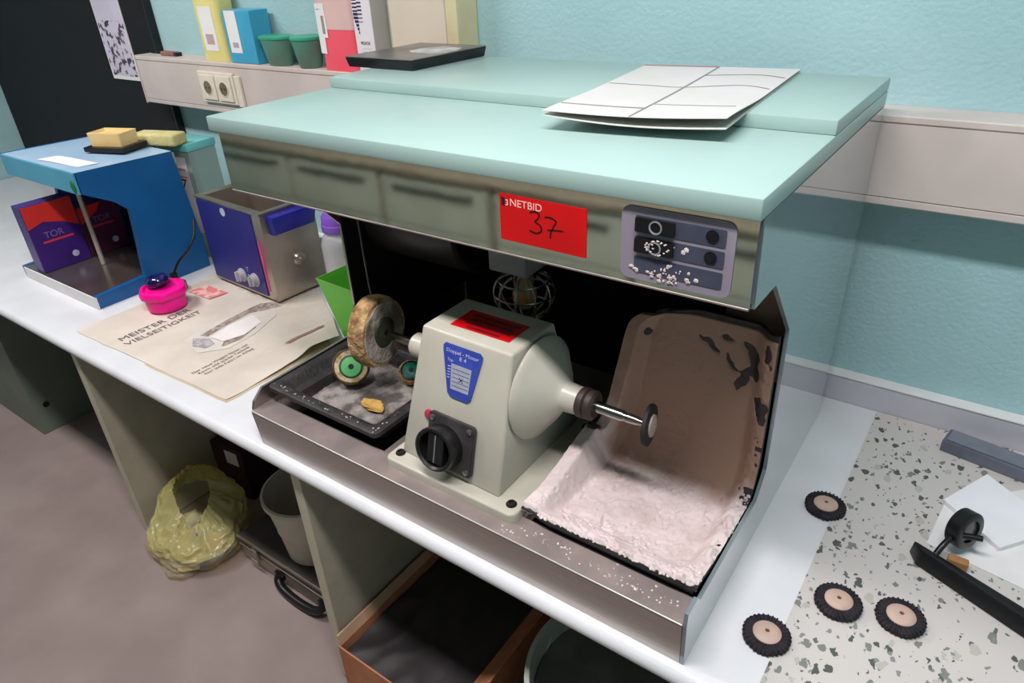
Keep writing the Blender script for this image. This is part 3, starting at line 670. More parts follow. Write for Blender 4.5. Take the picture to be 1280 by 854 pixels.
# white carton with pattern
t = thing('carton', 'white carton with a dark striped arrow pattern on the trunking behind the flat black case', 'carton', (-.325, .7745, TT), 0)
obj('body', box(B(), -.026, .0425, -.045, .045, 0, .3, .002), mat('carton_white', (228, 222, 226), .5, rgb2=(222, 216, 220), nscale=9), t, local=True)
obj('side_face', box(B(), .0428, .0433, -.044, .044, .001, .299), mat('carton_grey', (196, 188, 180), .6, rgb2=(188, 182, 174), nscale=9), t, local=True)
Mw = frame3((-.028, -.0452, 0), (1, 0, 0), (0, 0, 1)); b = B()
for k in range(13):
    z = .098 + k * .0088; w = min(.003 + k * .0033, .0165)
    if k < 6: hh = .0066
    else: hh = .0042
    plate(b, [(.022 - w, z), (.0225, z), (.0225, z + hh), (.022 - w, z + hh)], Mw, .0004)
    if k > 2: plate(b, [(.0232, z + .002), (.0385, z + .002), (.0385, z + .002 + .0008 * min(k - 1, 5)), (.0232, z + .002 + .0008 * min(k - 1, 5))], Mw, .0004)
obj('pattern', b, mat('print_navy', (50, 48, 84), .5, rgb2=(44, 42, 76), nscale=30), t, local=True)
b = B(); text(b, 'WEGATUR', .0115, Mw @ Matrix.Translation((.020, .072, 0)), .0003, sx=.62); obj('print', b, M_ink, t, local=True)
b = B()
for k in range(3): plate(b, [(.026, .062 - k * .008), (.06 - k * .005, .062 - k * .008), (.06 - k * .005, .063 - k * .008), (.026, .063 - k * .008)], Mw, .0003)
obj('small_print', b, mat('print_pale', (190, 186, 190), .6, rgb2=(182, 178, 182), nscale=30), t, local=True)
t = thing('carton', 'cream carton with a faded yellow edge on the trunking, rightmost on it', 'carton', (-.125, .775, TT))
obj('body', box(B(), -.098, .085, -.04, .042, 0, .3, .003), mat('carton_cream', (214, 200, 182), .55, rgb2=(206, 196, 176), nscale=6), t, local=True)
obj('yellow_edge', box(B(), .0855, .121, -.038, .042, 0, .3, .003), mat('carton_yellowed', (206, 200, 158), .55, rgb2=(204, 188, 150), nscale=9), t, local=True)
obj('green_edge', box(B(), -.108, -.0985, -.034, .042, 0, .3, .002), mat('carton_greenish', (170, 180, 164), .55, rgb2=(160, 170, 154), nscale=9), t, local=True)
t = thing('hand_brush', 'small flat brush with reddish brown handle at the left end of the trunking', 'brush', (-1.33, .775, TT))
obj('handle', box(B(), -.06, .02, -.015, .012, 0, .014, .004), mat('brown_red', (150, 105, 95), .5, rgb2=(140, 95, 86), nscale=20), t, local=True)
obj('bristles', box(B(), .0205, .038, -.012, .01, 0, .012, .001), M_blackp, t, local=True)

# ------------------------------------------------------------------ black board + picture at left
t = thing('notice_board', 'tall black board behind the bench at the far left, beside the end of the trunking', 'board', (-2.2, .79, 0))
M_bb = mat('black_board', (8, 8, 12), .7, rgb2=(12, 12, 17), nscale=5)
bb = obj('panel', box(B(), -2.98, -1.475, .793, .8195, .0685, 1.6, .002), M_bb, t)
obj('edge_strip', box(B(), -1.4745, -1.465, .792, .8195, .0685, 1.6, .001), M_blackp, t)
t = thing('picture', 'narrow framed black and white picture hanging on the black board', 'picture', (-1.73, .79, .53))
b = B(); box(b, -1.825, -1.63, .787, .7925, .53, 1.15, .001); pf = obj('frame', b, M_paper, t)
b = B(); box(b, -1.817, -1.635, .786, .7868, .545, 1.14)
m = mat('picture_print', (205, 196, 214), .6, rgb2=(60, 52, 66), nscale=38, lo=.52, hi=.58, detail=6)
box_img = obj('image', b, m, t)
b = B(); box(b, -1.817, -1.635, .7853, .7859, .74, 1.14); obj('image_sky', b, mat('picture_pale', (196, 190, 208), .6, rgb2=(206, 200, 216), nscale=5), t)

# ------------------------------------------------------------------ blue machine
t = thing('dust_hood_unit', 'blue C-shaped steel workshop unit with open front and steel base at the far left', 'machine', (-1.2, .33, 0))
M_bl = mat('blue_enamel', (18, 92, 152), .35, rgb2=(16, 86, 145), nscale=6)
xb = -1.02
side = [(.139, .0005), (.137, .040), (.302, .048), (.315, .167), (.323, .262), (.289, .297), (.205, .345), (.205, .408), (.502, .400), (.525, .10), (.525, .0005)]
b = shell(B(), side, 'x', xb - .02, xb); obj('side_plate', b, M_bl, t, label='blue side plate')
obj('side_plate', shell(B(), side, 'x', -1.5205, -1.5005), M_bl, t)
b = B(); hexa(b, [(-1.5, .203, .400), (xb - .0205, .203, .400), (xb - .0205, .502, .393), (-1.5, .502, .393)], [(-1.5, .203, .409), (xb, .203, .409), (xb, .503, .401), (-1.5, .503, .401)])
obj('roof', b, mat('blue_enamel_sheen', (168, 198, 224), .3, rgb2=(160, 190, 218), nscale=6), t)  # roof paler than the side plates, whitish sheen painted into the blue
b = B(); box(b, -1.5, xb - .0005, .197, .2025, .345, .4085, .001); vz_ = obj('visor', b, mat('visor_cyan', (80, 160, 190), .3, rgb2=(74, 150, 182), nscale=6), t, label='light blue front visor')
b = B(); blob(b, (-1.04, .1955, .368), (.014, .003, .02), 2, .1, 2, 1); obj('green_badge', b, mat('badge_green', (20, 120, 60), .5, rgb2=(16, 110, 54), nscale=20), t)
b = B(); box(b, -1.5, xb - .0205, .1405, .52, .0005, .036); obj('base', b, mat('base_grey', (150, 150, 152), .4, rgb2=(142, 142, 144), nscale=6), t)
b = B(); box(b, -1.5, xb - .0205, .1375, .52, .0363, .040); obj('base_plate', b, mat('base_steel', (150, 140, 134), .22, metal=.8, rgb2=(135, 120, 112), nscale=8), t)
b = B(); box(b, -1.5, xb + .0003, .134, .1403, .0005, .0400); obj('front_strip', b, M_paper, t)
b = B(); tube(b, [(-1.27, .292, .343), (-1.27, .292, .0415)], .0075, 8); obj('steel_post', b, mat('post_grey', (190, 180, 172), .4, metal=.3, rgb2=(178, 168, 160), nscale=12), t)
b = B(); box(b, -1.5, xb - .021, .506, .52, .041, .392); obj('rear_plate', b, M_mirror, t)
# purple packs standing inside
M_pur = mat('pack_purple', (58, 28, 110), .35, rgb2=(66, 34, 122), nscale=6)
for lab, ya, yb, xf, m_ in (('purple and red pack standing inside the blue unit, front one of two', .145, .302, -1.365, M_pur), ('dark plum pack inside the blue unit, behind the purple one', .308, .446, -1.375, mat('pack_plum', (84, 36, 66), .35, rgb2=(92, 40, 74), nscale=6))):
    t2 = thing('product_pack', lab, 'pack', (xf - .03, (ya + yb) / 2, .0405)); hp = .265 if m_ is M_pur else .215
    obj('box', box(B(), xf - .06, xf, ya, yb, .0407, hp, .002), m_, t2)
    pts = [(ya + .002, hp - .075), (ya + .05, hp - .06), (yb - .05, hp - .075), (yb - .002, hp - .10), (yb - .002, hp - .002), (ya + .002, hp - .002)] if m_ is M_pur else [(ya + .002, hp - .06), (ya + .06, hp - .03), (ya + .08, hp - .002), (ya + .002, hp - .002)]
    b = B(); prism(b, pts, 'x', xf + .0003, xf + .001); obj('red_band', b, mat('pack_red', (215, 48, 40), .4, rgb2=(205, 42, 36), nscale=10), t2)
    b = B(); box(b, xf + .0003, xf + .0011, ya + .03, yb - .03, .135, .142); obj('stripe', b, mat('pack_pink', (215, 60, 80), .4, rgb2=(205, 54, 74), nscale=10), t2)
    b = B(); text(b, 'TOR', .03, frame3((xf + .0005, ya + .04, .15), (0, 1, 0), (0, 0, 1)), .0003); obj('print', b, mat('print_violet', (130, 110, 170), .5, rgb2=(120, 100, 160), nscale=20), t2)
    b = B(); lathe(b, [(.011, 0), (.011, .001)], (xf + .0003, yb - .045, .075), (1, 0, 0), 20); obj('round_mark', b, M_prw, t2)
# things on the blue roof
zr_ = .4092
t = thing('paper_note', 'white paper slip lying on the blue unit roof in front of the wax block', 'paper', (-1.2, .27, zr_))
b = grid(B(), lambda u, v: (-1.30 + .22 * u + .015 * v, .225 + .055 * v + .03 * u * .6, zr_ - .002 * 0 + .0006 - .001 * v * 0 + .0008 * math.sin(5 * u)), 12, 6, .0003); obj('sheet', b, M_paper, t)
t = thing('wax_block', 'cream wax block with hollow top sitting on a black tray on the blue unit', 'block', (-1.19, .42, zr_), .35)
b = B(); box(b, -.075, .075, -.055, .055, .001, .0155, .002); obj('black_tray', b, M_blackp, t, local=True)
obj('wax', tray([ring(rrect(.118, .075, .006), .0158), ring(rrect(.124, .08, .006), .056), ring(rrect(.112, .068, .006), .057), ring(rrect(.106, .062, .006), .048)]), mat('wax_cream', (232, 200, 140), .45, rgb2=(225, 190, 126), nscale=8), t, local=True, smooth=30)
t = thing('sponge', 'pale yellow sponge lying at the rear right corner of the blue unit roof', 'sponge', (-1.135, .535, zr_), .3)
b = B(); box(b, -.085, .085, -.03, .035, -.006, .032, .008, 3); obj('foam', b, mat('foam_yellow', (214, 205, 150), .9, rgb2=(200, 190, 130), nscale=25, bump=.5, bscale=200), t, local=True, smooth=40)

# acrylic jar with turquoise lid (tall box behind the blue unit)
M_clear = glass_like('clear_acrylic', (216, 230, 226), .3, .12)
t = thing('acrylic_box', 'tall clear acrylic box with turquoise lid and paper label between blue unit and ultrasonic bath', 'container', (-1.135, .62, 0), .12)
b = B()
for a_ in ((-.075, -.072, -.055, .055), (.072, .075, -.055, .055), (-.0715, .0715, -.055, -.052), (-.0715, .0715, .052, .055)): box(b, a_[0], a_[1], a_[2], a_[3], .001, .375)
box(b, -.0715, .0715, -.0515, .0515, .001, .005); obj('walls', b, M_clear, t, local=True)
b = B(); box(b, -.079, .079, -.059, .059, .3755, .402, .004); obj('lid', b, mat('lid_turquoise', (120, 200, 204), .35, rgb2=(112, 192, 196), nscale=8), t, local=True, smooth=35)
b = B(); box(b, -.058, .05, -.0562, -.0552, .09, .355); lb = obj('paper_label', b, mat('label_lilac', (205, 200, 208), .7, rgb2=(196, 192, 198), nscale=8), t, local=True)
b = B(); text(b, '7', .06, frame3((-.01, -.0564, .24), (1, 0, 0), (0, 0, 1)), .0003, shear=.3); obj('print', b, M_ink, lb, local=True)
b = B(); box(b, -.03, .04, -.0567, -.0563, .31, .318); box(b, -.02, .04, -.0567, -.0563, .285, .291); obj('red_print', b, mat('print_rose', (200, 120, 135), .6, rgb2=(190, 110, 128), nscale=30), lb, local=True)

# ------------------------------------------------------------------ ultrasonic bath
UB = Vector((-.546, .447, .0085)); rzu = math.radians(-3)
t = thing('ultrasonic_bath', 'stainless steel ultrasonic bath with blue front panel and two knobs standing on the newspaper', 'ultrasonic bath', UB, rzu)
# local: corner at origin, front face along -x, right face along +y
M_ss = mat('bath_steel', (186, 174, 162), .28, metal=.85, rgb2=(172, 160, 148), nscale=8)
W_, D_, HH = .340, .185, .276
obj('casing', tray([ring([(-W_, .0), (0, 0), (0, D_), (-W_, D_)], .004), ring([(-W_, 0), (0, 0), (0, D_), (-W_, D_)], HH), ring([(-W_ - .004, -.004), (.004, -.004), (.004, D_ + .004), (-W_ - .004, D_ + .004)], HH + .001),
      ring([(-W_ - .004, -.004), (.004, -.004), (.004, D_ + .004), (-W_ - .004, D_ + .004)], HH + .005), ring([(-W_ + .02, .02), (-.02, .02), (-.02, D_ - .02), (-W_ + .02, D_ - .02)], HH + .003),
      ring([(-W_ + .035, .034), (-.034, .034), (-.034, D_ - .03), (-W_ + .035, D_ - .03)], .12)]), M_ss, t, local=True)
b = B(); box(b, -W_ + .004, -.045, -.0035, -.0003, .012, HH - .006, .001); pn = obj('front_panel', b, mat('panel_navy', (40, 40, 122), .4, rgb2=(36, 36, 114), nscale=6), t, local=True, label='navy blue front panel')
for kx in (-.165, -.095):
    b = B(); lathe(b, [(.022, 0), (.022, .004), (.018, .006), (.017, .018), (0, .019)], (kx, -.0037, .055), (0, -1, 0), 32); box(b, kx - .004, kx + .004, -.028, -.022, .04, .072, .001); obj('knob', b, mat('knob_silver', (176, 172, 180), .35, rgb2=(166, 162, 170), nscale=20), pn, local=True, smooth=35)
b = B(); lathe(b, [(.013, 0), (.013, .0008)], (-.19, -.0037, HH - .022), (0, -1, 0), 24); text(b, 'T', .02, frame3((-.136, -.0038, .075), (1, 0, 0), (0, 0, 1)), .0003)
for k in range(4): box(b, -.135, -.122, -.0042, -.0037, .03 + k * .01, .034 + k * .01)
obj('scale_print', b, M_prw, pn, local=True)
b = B(); box(b, -.04, -.03, -.0012, -.0003, .03, .19); obj('pink_strip', b, mat('strip_pink', (225, 80, 130), .5, rgb2=(180, 60, 130), nscale=10), t, local=True)
b = B(); hexa(b, [(.0045, .02, HH - .065), (.022, .025, HH - .065), (.022, D_ - .02, HH - .065), (.0045, D_ - .015, HH - .065)], [(.0045, .015, HH - .004), (.034, .018, HH - .008), (.034, D_ - .012, HH - .008), (.0045, D_ - .01, HH - .004)], .003); obj('handle', b, mat('handle_blue', (32, 34, 140), .35, rgb2=(28, 30, 130), nscale=6), t, local=True, smooth=35, label='blue side handle')
b = B(); lathe(b, [(.021, 0), (.021, .003), (.017, .008), (.008, .01), (.008, .018), (0, .018)], (.0005, .10, .11), (1, 0, 0), 28); obj('drain_tap', b, M_ss, t, local=True, smooth=35)
for fx, fy in ((-.03, .03), (-W_ + .03, .03), (-.03, D_ - .03), (-W_ + .03, D_ - .03)):
    b = B(); lathe(b, [(.012, 0), (.012, .0038)], (fx, fy, -.0002), (0, 0, 1), 16); obj('foot', b, M_blackp, t, local=True)

# purple-lid bottle and green box
t = thing('screw_top_bottle', 'clear plastic bottle with purple screw lid between ultrasonic bath and machine', 'bottle', (-.398, .60, 0.0015))
b = B(); lathe(b, [(.0, .002), (.05, .002), (.058, .01), (.058, .18), (.05, .2), (.04, .212), (.04, .218)], (0, 0, 0), (0, 0, 1), 40, False); obj('bottle', b, glass_like('clear_bottle', (225, 225, 228), .5, .15), t, local=True, smooth=40)
b = B(); lathe(b, [(.0, .003), (.052, .003), (.056, .012), (.056, .11), (0, .11)], (0, 0, 0), (0, 0, 1), 40); obj('powder', b, mat('powder_pink', (222, 200, 196), .9, rgb2=(214, 192, 188), nscale=9), t, local=True, smooth=40)
b = B(); lathe(b, [(.046, .218), (.048, .222), (.048, .24), (.045, .242), (.045, .262), (.041, .268), (0, .269)], (0, 0, 0), (0, 0, 1), 40, True, lambda a, h: 1 + .01 * math.sin(30 * a)); obj('lid', b, mat('lid_purple', (140, 90, 205), .35, rgb2=(130, 82, 195), nscale=9), t, local=True, smooth=40)
t = thing('green_box', 'bright green open plastic box beside the left side of the machine', 'box', (-.172, .45, .0), -.05)
M_gr = mat('green_plastic', (110, 205, 70), .4, rgb2=(104, 196, 64), nscale=6)
o4 = lambda x0, x1, y0, y1: [(x0, y0), (x1, y0), (x1, y1), (x0, y1)]
obj('body', tray([ring(o4(-.045, .055, -.045, .045), .007), ring(o4(-.085, .09, -.065, .075), .168), ring(o4(-.088, .093, -.068, .078), .18), ring(o4(-.086, .091, -.066, .076), .18), ring(o4(-.082, .087, -.062, .072), .168), ring(o4(-.043, .053, -.043, .043), .012)]), M_gr, t, local=True)

# ------------------------------------------------------------------ newspaper
def nh(x, y):
    base = .0022 + .0016 * noise.noise(Vector((x * 9, y * 9, 0))) + .0008 * noise.noise(Vector((x * 25, y * 25, 3)))
    edge = sst(-.38, -.25, x) * .018 * (.6 + noise.noise(Vector((x * 5, y * 8, 9)))) + .004 * max(0, 1 - abs(noise.noise(Vector((x * 6, y * 4, 19)))) * 6) * sst(-.5, -.36, x)
    ridge = .004 * math.exp(-((x + .46 - (y - .45) * .1) / .012) ** 2) * sst(.38, .45, y)
    return max(base + max(edge, 0) * sst(.1, .3, y) + ridge, .0008)
NQ = [Vector((-.935, .025, 0)), Vector((-.238, .045, 0)), Vector((-.222, .395, 0)), Vector((-.500, .66, 0)), Vector((-.95, .60, 0))]
def nsh(u, v):
    # quad blended; right edge bends back to the upper right corner
    A = NQ[0].lerp(NQ[1], u); 
    C = Vector((-.95, .62, 0)).lerp(Vector((-.222, .395, 0)), u) + Vector((0, .16, 0)) * math.sin(PI * u) * .55
    p = A.lerp(C, v); p += Vector((.006 * noise.noise(Vector((u * 6, v * 6, 2))), .006 * noise.noise(Vector((u * 7, v * 5, 8))), 0))
    return Vector((p.x, p.y, nh(p.x, p.y)))
t = thing('newspaper', 'open crumpled newspaper with a car picture spread on the worktop under the ultrasonic bath', 'newspaper', (-.55, .25, 0))
obj('sheet', grid(B(), nsh, 90, 70, .0006), mat('newsprint', (216, 206, 194), .85, rgb2=(204, 192, 180), nscale=6, lo=.4, hi=.65, bump=.15, bscale=40), t, smooth=60)
def nsh2(u, v):
    p = nsh(.5 + .5 * u, v * .9); p.x += .009; p.y -= .006 * (1 - v); p.z = .0007; return p
obj('under_sheet', grid(B(), nsh2, 40, 20, .0004), mat('newsprint_edge', (200, 184, 156), .85, rgb2=(190, 174, 146), nscale=8), t)
def drape(bm, dz=.0014):
    bmesh.ops.triangulate(bm, faces=bm.faces[:])
    for v in bm.verts: v.co.z = nh(v.co.x, v.co.y) + dz + max(v.co.z, 0) * .5
    return bm
def dpoly(pts, dz=.001, n=4):
    b = B(); vs = [b.verts.new((x, y, 0)) for x, y in pts]; b.faces.new(vs); bmesh.ops.triangulate(b, faces=b.faces[:])
    for _ in range(n): bmesh.ops.subdivide_edges(b, edges=b.edges[:], cuts=1)
    for v in b.verts: v.co.z = nh(v.co.x, v.co.y) + dz + .0003
    return b
Mrd = lambda x, y: frame3((x, y, 0), (0, 1, 0), (-1, 0, 0))
M_pr = mat('news_ink', (92, 82, 82), .8, rgb2=(120, 110, 106), nscale=50)
b = B(); text(b, 'MEISTER DER', .036, Mrd(-.752, .062), .0002, sx=1.05); text(b, 'VIELSEITIGKEIT', .032, Mrd(-.712, .058), .0002, sx=1.1)
obj('headline', drape(b), M_pr, t)
b = B()
for k, s in enumerate(('Der neue Wagen bietet viel', 'Raum und starke Technik', 'fuer jede Fahrt im Alltag')): text(b, s, .015, Mrd(-.415 + k * .016, .07 + .008 * k), .0001)
obj('small_text', drape(b), M_pr, t)
obj('car_tint', dpoly([(-.60, .16), (-.62, .25), (-.60, .40), (-.56, .44), (-.50, .40), (-.455, .29), (-.45, .20), (-.50, .14)], .0008, 5), mat('pic_lilac', (208, 200, 194), .85, rgb2=(216, 207, 196), nscale=14), t)
obj('car_roof', dpoly([(-.585, .20), (-.600, .30), (-.605, .42), (-.575, .45), (-.535, .445), (-.555, .40), (-.578, .36), (-.572, .27), (-.56, .21)], .0014, 5), mat('pic_brown', (128, 112, 106), .8, rgb2=(176, 162, 152), nscale=70), t)
obj('car_body', dpoly([(-.585, .18), (-.545, .205), (-.505, .195), (-.505, .165), (-.545, .152)], .0014, 5), mat('pic_grey', (150, 148, 150), .8, rgb2=(186, 182, 180), nscale=90), t)
obj('car_shadow', dpoly([(-.475, .195), (-.462, .245), (-.485, .315), (-.50, .33), (-.505, .26), (-.495, .22)], .0016, 5), mat('pic_brown', (0, 0, 0)), t)
obj('car_white', dpoly([(-.545, .21), (-.565, .28), (-.56, .36), (-.50, .345), (-.475, .27), (-.495, .215)], .0021, 5), mat('pic_white', (236, 230, 228), .8, rgb2=(230, 224, 222), nscale=9), t)
obj('red_arrow_print', dpoly([(-.315, .285), (-.297, .29), (-.290, .40), (-.300, .41), (-.306, .39), (-.315, .31)], .0014, 3), mat('pic_rust', (150, 110, 104), .8, rgb2=(165, 126, 118), nscale=30), t)
t = thing('paper_slip', 'small pinkish red paper slip on the newspaper between pink cap and ultrasonic bath', 'paper', (-.84, .39, .006))
b = grid(B(), lambda u, v: (-.885 + .115 * u + .01 * v, .355 + .06 * v + .0 * u, nh(-.885 + .115 * u, .355 + .06 * v) + .0028 + .0006 * math.sin(9 * u)), 10, 6, .0003); obj('slip', b, mat('slip_red', (228, 130, 126), .7, rgb2=(232, 190, 184), nscale=30, lo=.5, hi=.55), t)

# pink cap and navy ring
t = thing('silicone_cup', 'bright pink round silicone cup standing on the newspaper in front of the blue unit', 'cup', (-.838, .258, .0055))
b = B(); lathe(b, [(0, .0), (.05, 0), (.056, .004), (.058, .03), (.0575, .04), (.067, .046), (.0685, .056), (.064, .066), (.054, .068), (.05, .062), (.0, .06)], (0, 0, 0), (0, 0, 1), 56, True, lambda a, h: 1 + (.03 * math.cos(6 * a) if h > .045 else 0)); obj('cup', b, mat('hot_pink', (250, 10, 150), .35, rgb2=(244, 8, 142), nscale=5), t, local=True, smooth=50)
t = thing('mixing_cap', 'glossy dark navy cap lying on top of the pink silicone cup', 'cap', (-.860, .262, .0745))
b = B(); lathe(b, [(0, 0), (.030, .0), (.035, .006), (.034, .018), (.026, .026), (.014, .030), (0, .031)], (0, 0, 0), (-.15, -.1, 1), 36); obj('cap', b, mat('navy_gloss', (22, 18, 84), .12, rgb2=(18, 14, 72), nscale=9, coat=.8), t, local=True, smooth=50)
t = thing('power_plug', 'black plug with coiled cable standing behind the pink cup', 'plug', (-.925, .345, .006))
b = B(); lathe(b, [(0, 0), (.028, 0), (.031, .006), (.03, .022), (.02, .03), (.013, .036), (.012, .055), (0, .057)], (0, 0, .0), (0, 0, 1), 24); obj('plug_body', b, M_blackp, t, local=True, smooth=40)
b = B(); tube(b, smoothpath([(0, 0, .05), (.015, .02, .09), (.03, .05, .12), (.03, .085, .16), (.01, .11, .2)], 8), .0045, 8); obj('cable', b, M_blackp, t, local=True, smooth=60)

# ------------------------------------------------------------------ right side: mat, brush wheels, clamp, paper, grey box
m = bpy.data.materials.new('terrazzo_print'); m.use_nodes = True; nt = m.node_tree; bs = nt.nodes['Principled BSDF']; bs.inputs['Roughness'].default_value = .4
tc = nt.nodes.new('ShaderNodeTexCoord'); mp = nt.nodes.new('ShaderNodeMapping'); mp.inputs['Scale'].default_value = (1, 1.0, 1)
nz = nt.nodes.new('ShaderNodeTexNoise'); nz.inputs['Scale'].default_value = 90; add = nt.nodes.new('ShaderNodeMixRGB'); add.blend_type = 'ADD'; add.inputs[0].default_value = .015
nt.links.new(tc.outputs['Object'], mp.inputs[0]); nt.links.new(mp.outputs[0], nz.inputs['Vector']); nt.links.new(mp.outputs[0], add.inputs[1]); nt.links.new(nz.outputs['Color'], add.inputs[2])
prev = None
for sc, th_, c1, seed in ((60, .33, (84, 90, 86), 0), (48, .30, (128, 130, 122), 5), (85, .28, (100, 106, 102), 9), (38, .28, (184, 180, 172), 14), (70, .26, (136, 140, 136), 21)):
    vo = nt.nodes.new('ShaderNodeTexVoronoi'); vo.inputs['Scale'].default_value = sc
    mp2 = nt.nodes.new('ShaderNodeMapping'); mp2.inputs['Location'].default_value = (seed, seed * .7, 0); mp2.inputs['Rotation'].default_value = (0, 0, seed * .3); mp2.inputs['Scale'].default_value = (1, .62, 1)
    nt.links.new(add.outputs[0], mp2.inputs[0]); nt.links.new(mp2.outputs[0], vo.inputs['Vector'])
    # random per-cell size threshold
    sep = nt.nodes.new('ShaderNodeSeparateColor'); nt.links.new(vo.outputs['Color'], sep.inputs[0])
    mul = nt.nodes.new('ShaderNodeMath'); mul.operation = 'MULTIPLY'; mul.inputs[1].default_value = th_ * 1.5; nt.links.new(sep.outputs[0], mul.inputs[0])
    pw = nt.nodes.new('ShaderNodeMath'); pw.operation = 'POWER'; pw.inputs[1].default_value = 1.4; nt.links.new(mul.outputs[0], pw.inputs[0])
    lt = nt.nodes.new('ShaderNodeMath'); lt.operation = 'LESS_THAN'; nt.links.new(vo.outputs['Distance'], lt.inputs[0]); nt.links.new(pw.outputs[0], lt.inputs[1])
    mx = nt.nodes.new('ShaderNodeMixRGB'); nt.links.new(lt.outputs[0], mx.inputs[0])
    if prev is None: mx.inputs[1].default_value = lin((204, 198, 194))
    else: nt.links.new(prev, mx.inputs[1])
    mx.inputs[2].default_value = lin(c1); prev = mx.outputs[0]
nt.links.new(prev, bs.inputs['Base Color'])
b = B(); hexa(b, [(1.050, -.028, .0004), (X1 - .02, -.028, .0004), (X1 - .02, .789, .0004), (1.053, .789, .0004)], [(1.050, -.028, .0022), (X1 - .02, -.028, .0022), (X1 - .02, .789, .0022), (1.053, .789, .0022)])
tag(obj('terrazzo_sheet', b, m), 'speckled terrazzo patterned sheet covering the worktop right of the machine', 'sheet')
M_bris = mat('brush_bristle', (24, 20, 28), .7, rgb2=(38, 32, 40), nscale=60); M_wood = mat('brush_wood', (198, 172, 158), .6, rgb2=(186, 158, 144), nscale=25)
proto = None
spots = ((1.036, .424, 0, 'round black brush wheel with wooden hub nearest the back wall, beside the machine'),
         (1.107, .215, .5, 'round black brush wheel with wooden hub, middle one of the front three'),
         (1.191, .236, 1.1, 'round black brush wheel with wooden hub, rightmost of the four on the terrazzo sheet'),
         (1.034, .098, 1.9, 'round black brush wheel with wooden hub nearest the front, leftmost of the four'))
for i, (wx, wy, rz, lab) in enumerate(spots):
    zb = .0026
    if i == 0:
        t = thing('brush_wheel', lab, 'brush wheel', (wx, wy, zb), rz, 'brush wheels on the right of the worktop')
        b = B(); R0 = .0335
        lathe(b, [(.014, 0), (R0 * .93, 0), (R0, .003), (R0, .010), (R0 * .93, .0125), (.020, .0115), (.014, .011)], (0, 0, 0), (0, 0, 1), 96, True, lambda a, h: 1 + .035 * (1 if math.sin(30 * a) > 0 else -1) * (h < .0111)); obj('bristles', b, M_bris, t, local=True, smooth=30)
        b = B()
        for k in range(30):
            a = 2 * PI * (k + .5) / 30; tube(b, [(.021 * math.cos(a), .021 * math.sin(a), .0118), (R0 * .98 * math.cos(a + .03), R0 * .98 * math.sin(a + .03), .0128), (R0 * 1.03 * math.cos(a + .04), R0 * 1.03 * math.sin(a + .04), .009)], .0013, 6)
        obj('bristle_tufts', b, M_bris, t, local=True, smooth=60)
        b = B(); lathe(b, [(.0205, .011), (.0205, .0135), (.018, .0155), (.012, .017), (.0035, .0175), (.003, .015), (0, .015)], (0, 0, 0), (0, 0, 1), 36); obj('hub', b, M_wood, t, local=True, smooth=40)
        b = B(); lathe(b, [(.0028, .0152), (.0028, .0162), (0, .0162)], (0, 0, 0), (0, 0, 1), 14); obj('bore', b, mat('bore_brown', (110, 60, 40), .6, rgb2=(96, 52, 36), nscale=30), t, local=True)
        proto = t
    else:
        c = proto.copy(); COL.objects.link(c); c.location = (wx, wy, zb if i < 3 else .0008); c.rotation_euler = (0, 0, rz); c['label'] = lab
        for ch in [o for o in bpy.data.objects if o.parent == proto]:
            d = ch.copy(); COL.objects.link(d); d.parent = c
    if i == 0: t.location.z = .0008
# black clamp
t = thing('articulator_stand', 'black articulated stand with rubber foot on the terrazzo sheet at the right edge', 'stand', (1.25, .39, .0025))
b = B(); hexa(b, [(1.178, .392, .003), (1.192, .366, .003), (1.40, .275, .003), (1.40, .31, .003)], [(1.181, .394, .030), (1.193, .376, .030), (1.40, .289, .030), (1.40, .31, .030)], .003); obj('foot_bar', b, M_blackp, t, smooth=30)
b = B(); tube(b, smoothpath([(1.215, .385, .025), (1.222, .40, .038), (1.235, .42, .047), (1.27, .43, .05)], 6), .005, 8); obj('arm', b, M_blackp, t, smooth=60)
b = B(); lathe(b, [(.030, -.012), (.033, -.010), (.033, .010), (.030, .012), (.020, .012), (.020, -.012), (.030, -.012)], (1.243, .44, .05), (.85, -.5, .15), 32); obj('clamp_ring', b, M_blackp, t, smooth=40)
b = B(); lathe(b, [(.0, -.016), (.019, -.016), (.019, .008), (0, .008)], (1.243, .44, .05), (.85, -.5, .15), 24); obj('roller', b, mat('roller_grey', (90, 88, 92), .3, metal=.6, rgb2=(110, 108, 112), nscale=20), t, smooth=40)
b = B(); box(b, 1.232, 1.262, .388, .404, .0028, .022, .003); obj('brass_block', b, mat('brass_tan', (170, 125, 80), .5, rgb2=(150, 108, 68), nscale=20), t)
b = B(); hexa(b, [(1.185, .56, .0026), (1.202, .405, .0026), (1.5, .33, .0026), (1.5, .6, .0026)], [(1.185, .56, .0032), (1.202, .405, .0032), (1.5, .33, .0032), (1.5, .6, .0032)])
b.free()
b = B(); hexa(b, [(1.212, .553, .0026), (1.200, .428, .0026), (1.36, .40, .0026), (1.36, .70, .0026)], [(1.212, .553, .0034), (1.200, .428, .0034), (1.36, .40, .0034), (1.36, .70, .0034)])
tag(obj('paper_sheet', b, M_paper), 'plain white paper sheet under the black stand at the right edge', 'paper')
t = thing('white_pad', 'thick white pad lying on the paper sheet behind the black stand', 'pad', (1.28, .56, .004))
b = B(); hexa(b, [(1.212, .545, .0036), (1.300, .470, .0036), (1.38, .57, .0036), (1.27, .66, .0036)], [(1.208, .547, .014), (1.300, .468, .014), (1.38, .57, .014), (1.265, .665, .014)], .001); obj('pad', b, mat('pad_white', (240, 240, 244), .6, rgb2=(236, 236, 240), nscale=12), t)
t = thing('grey_block', 'dark blue-grey rectangular block on the terrazzo sheet near the wall at the right edge', 'block', (1.25, .72, .0025), -.18)
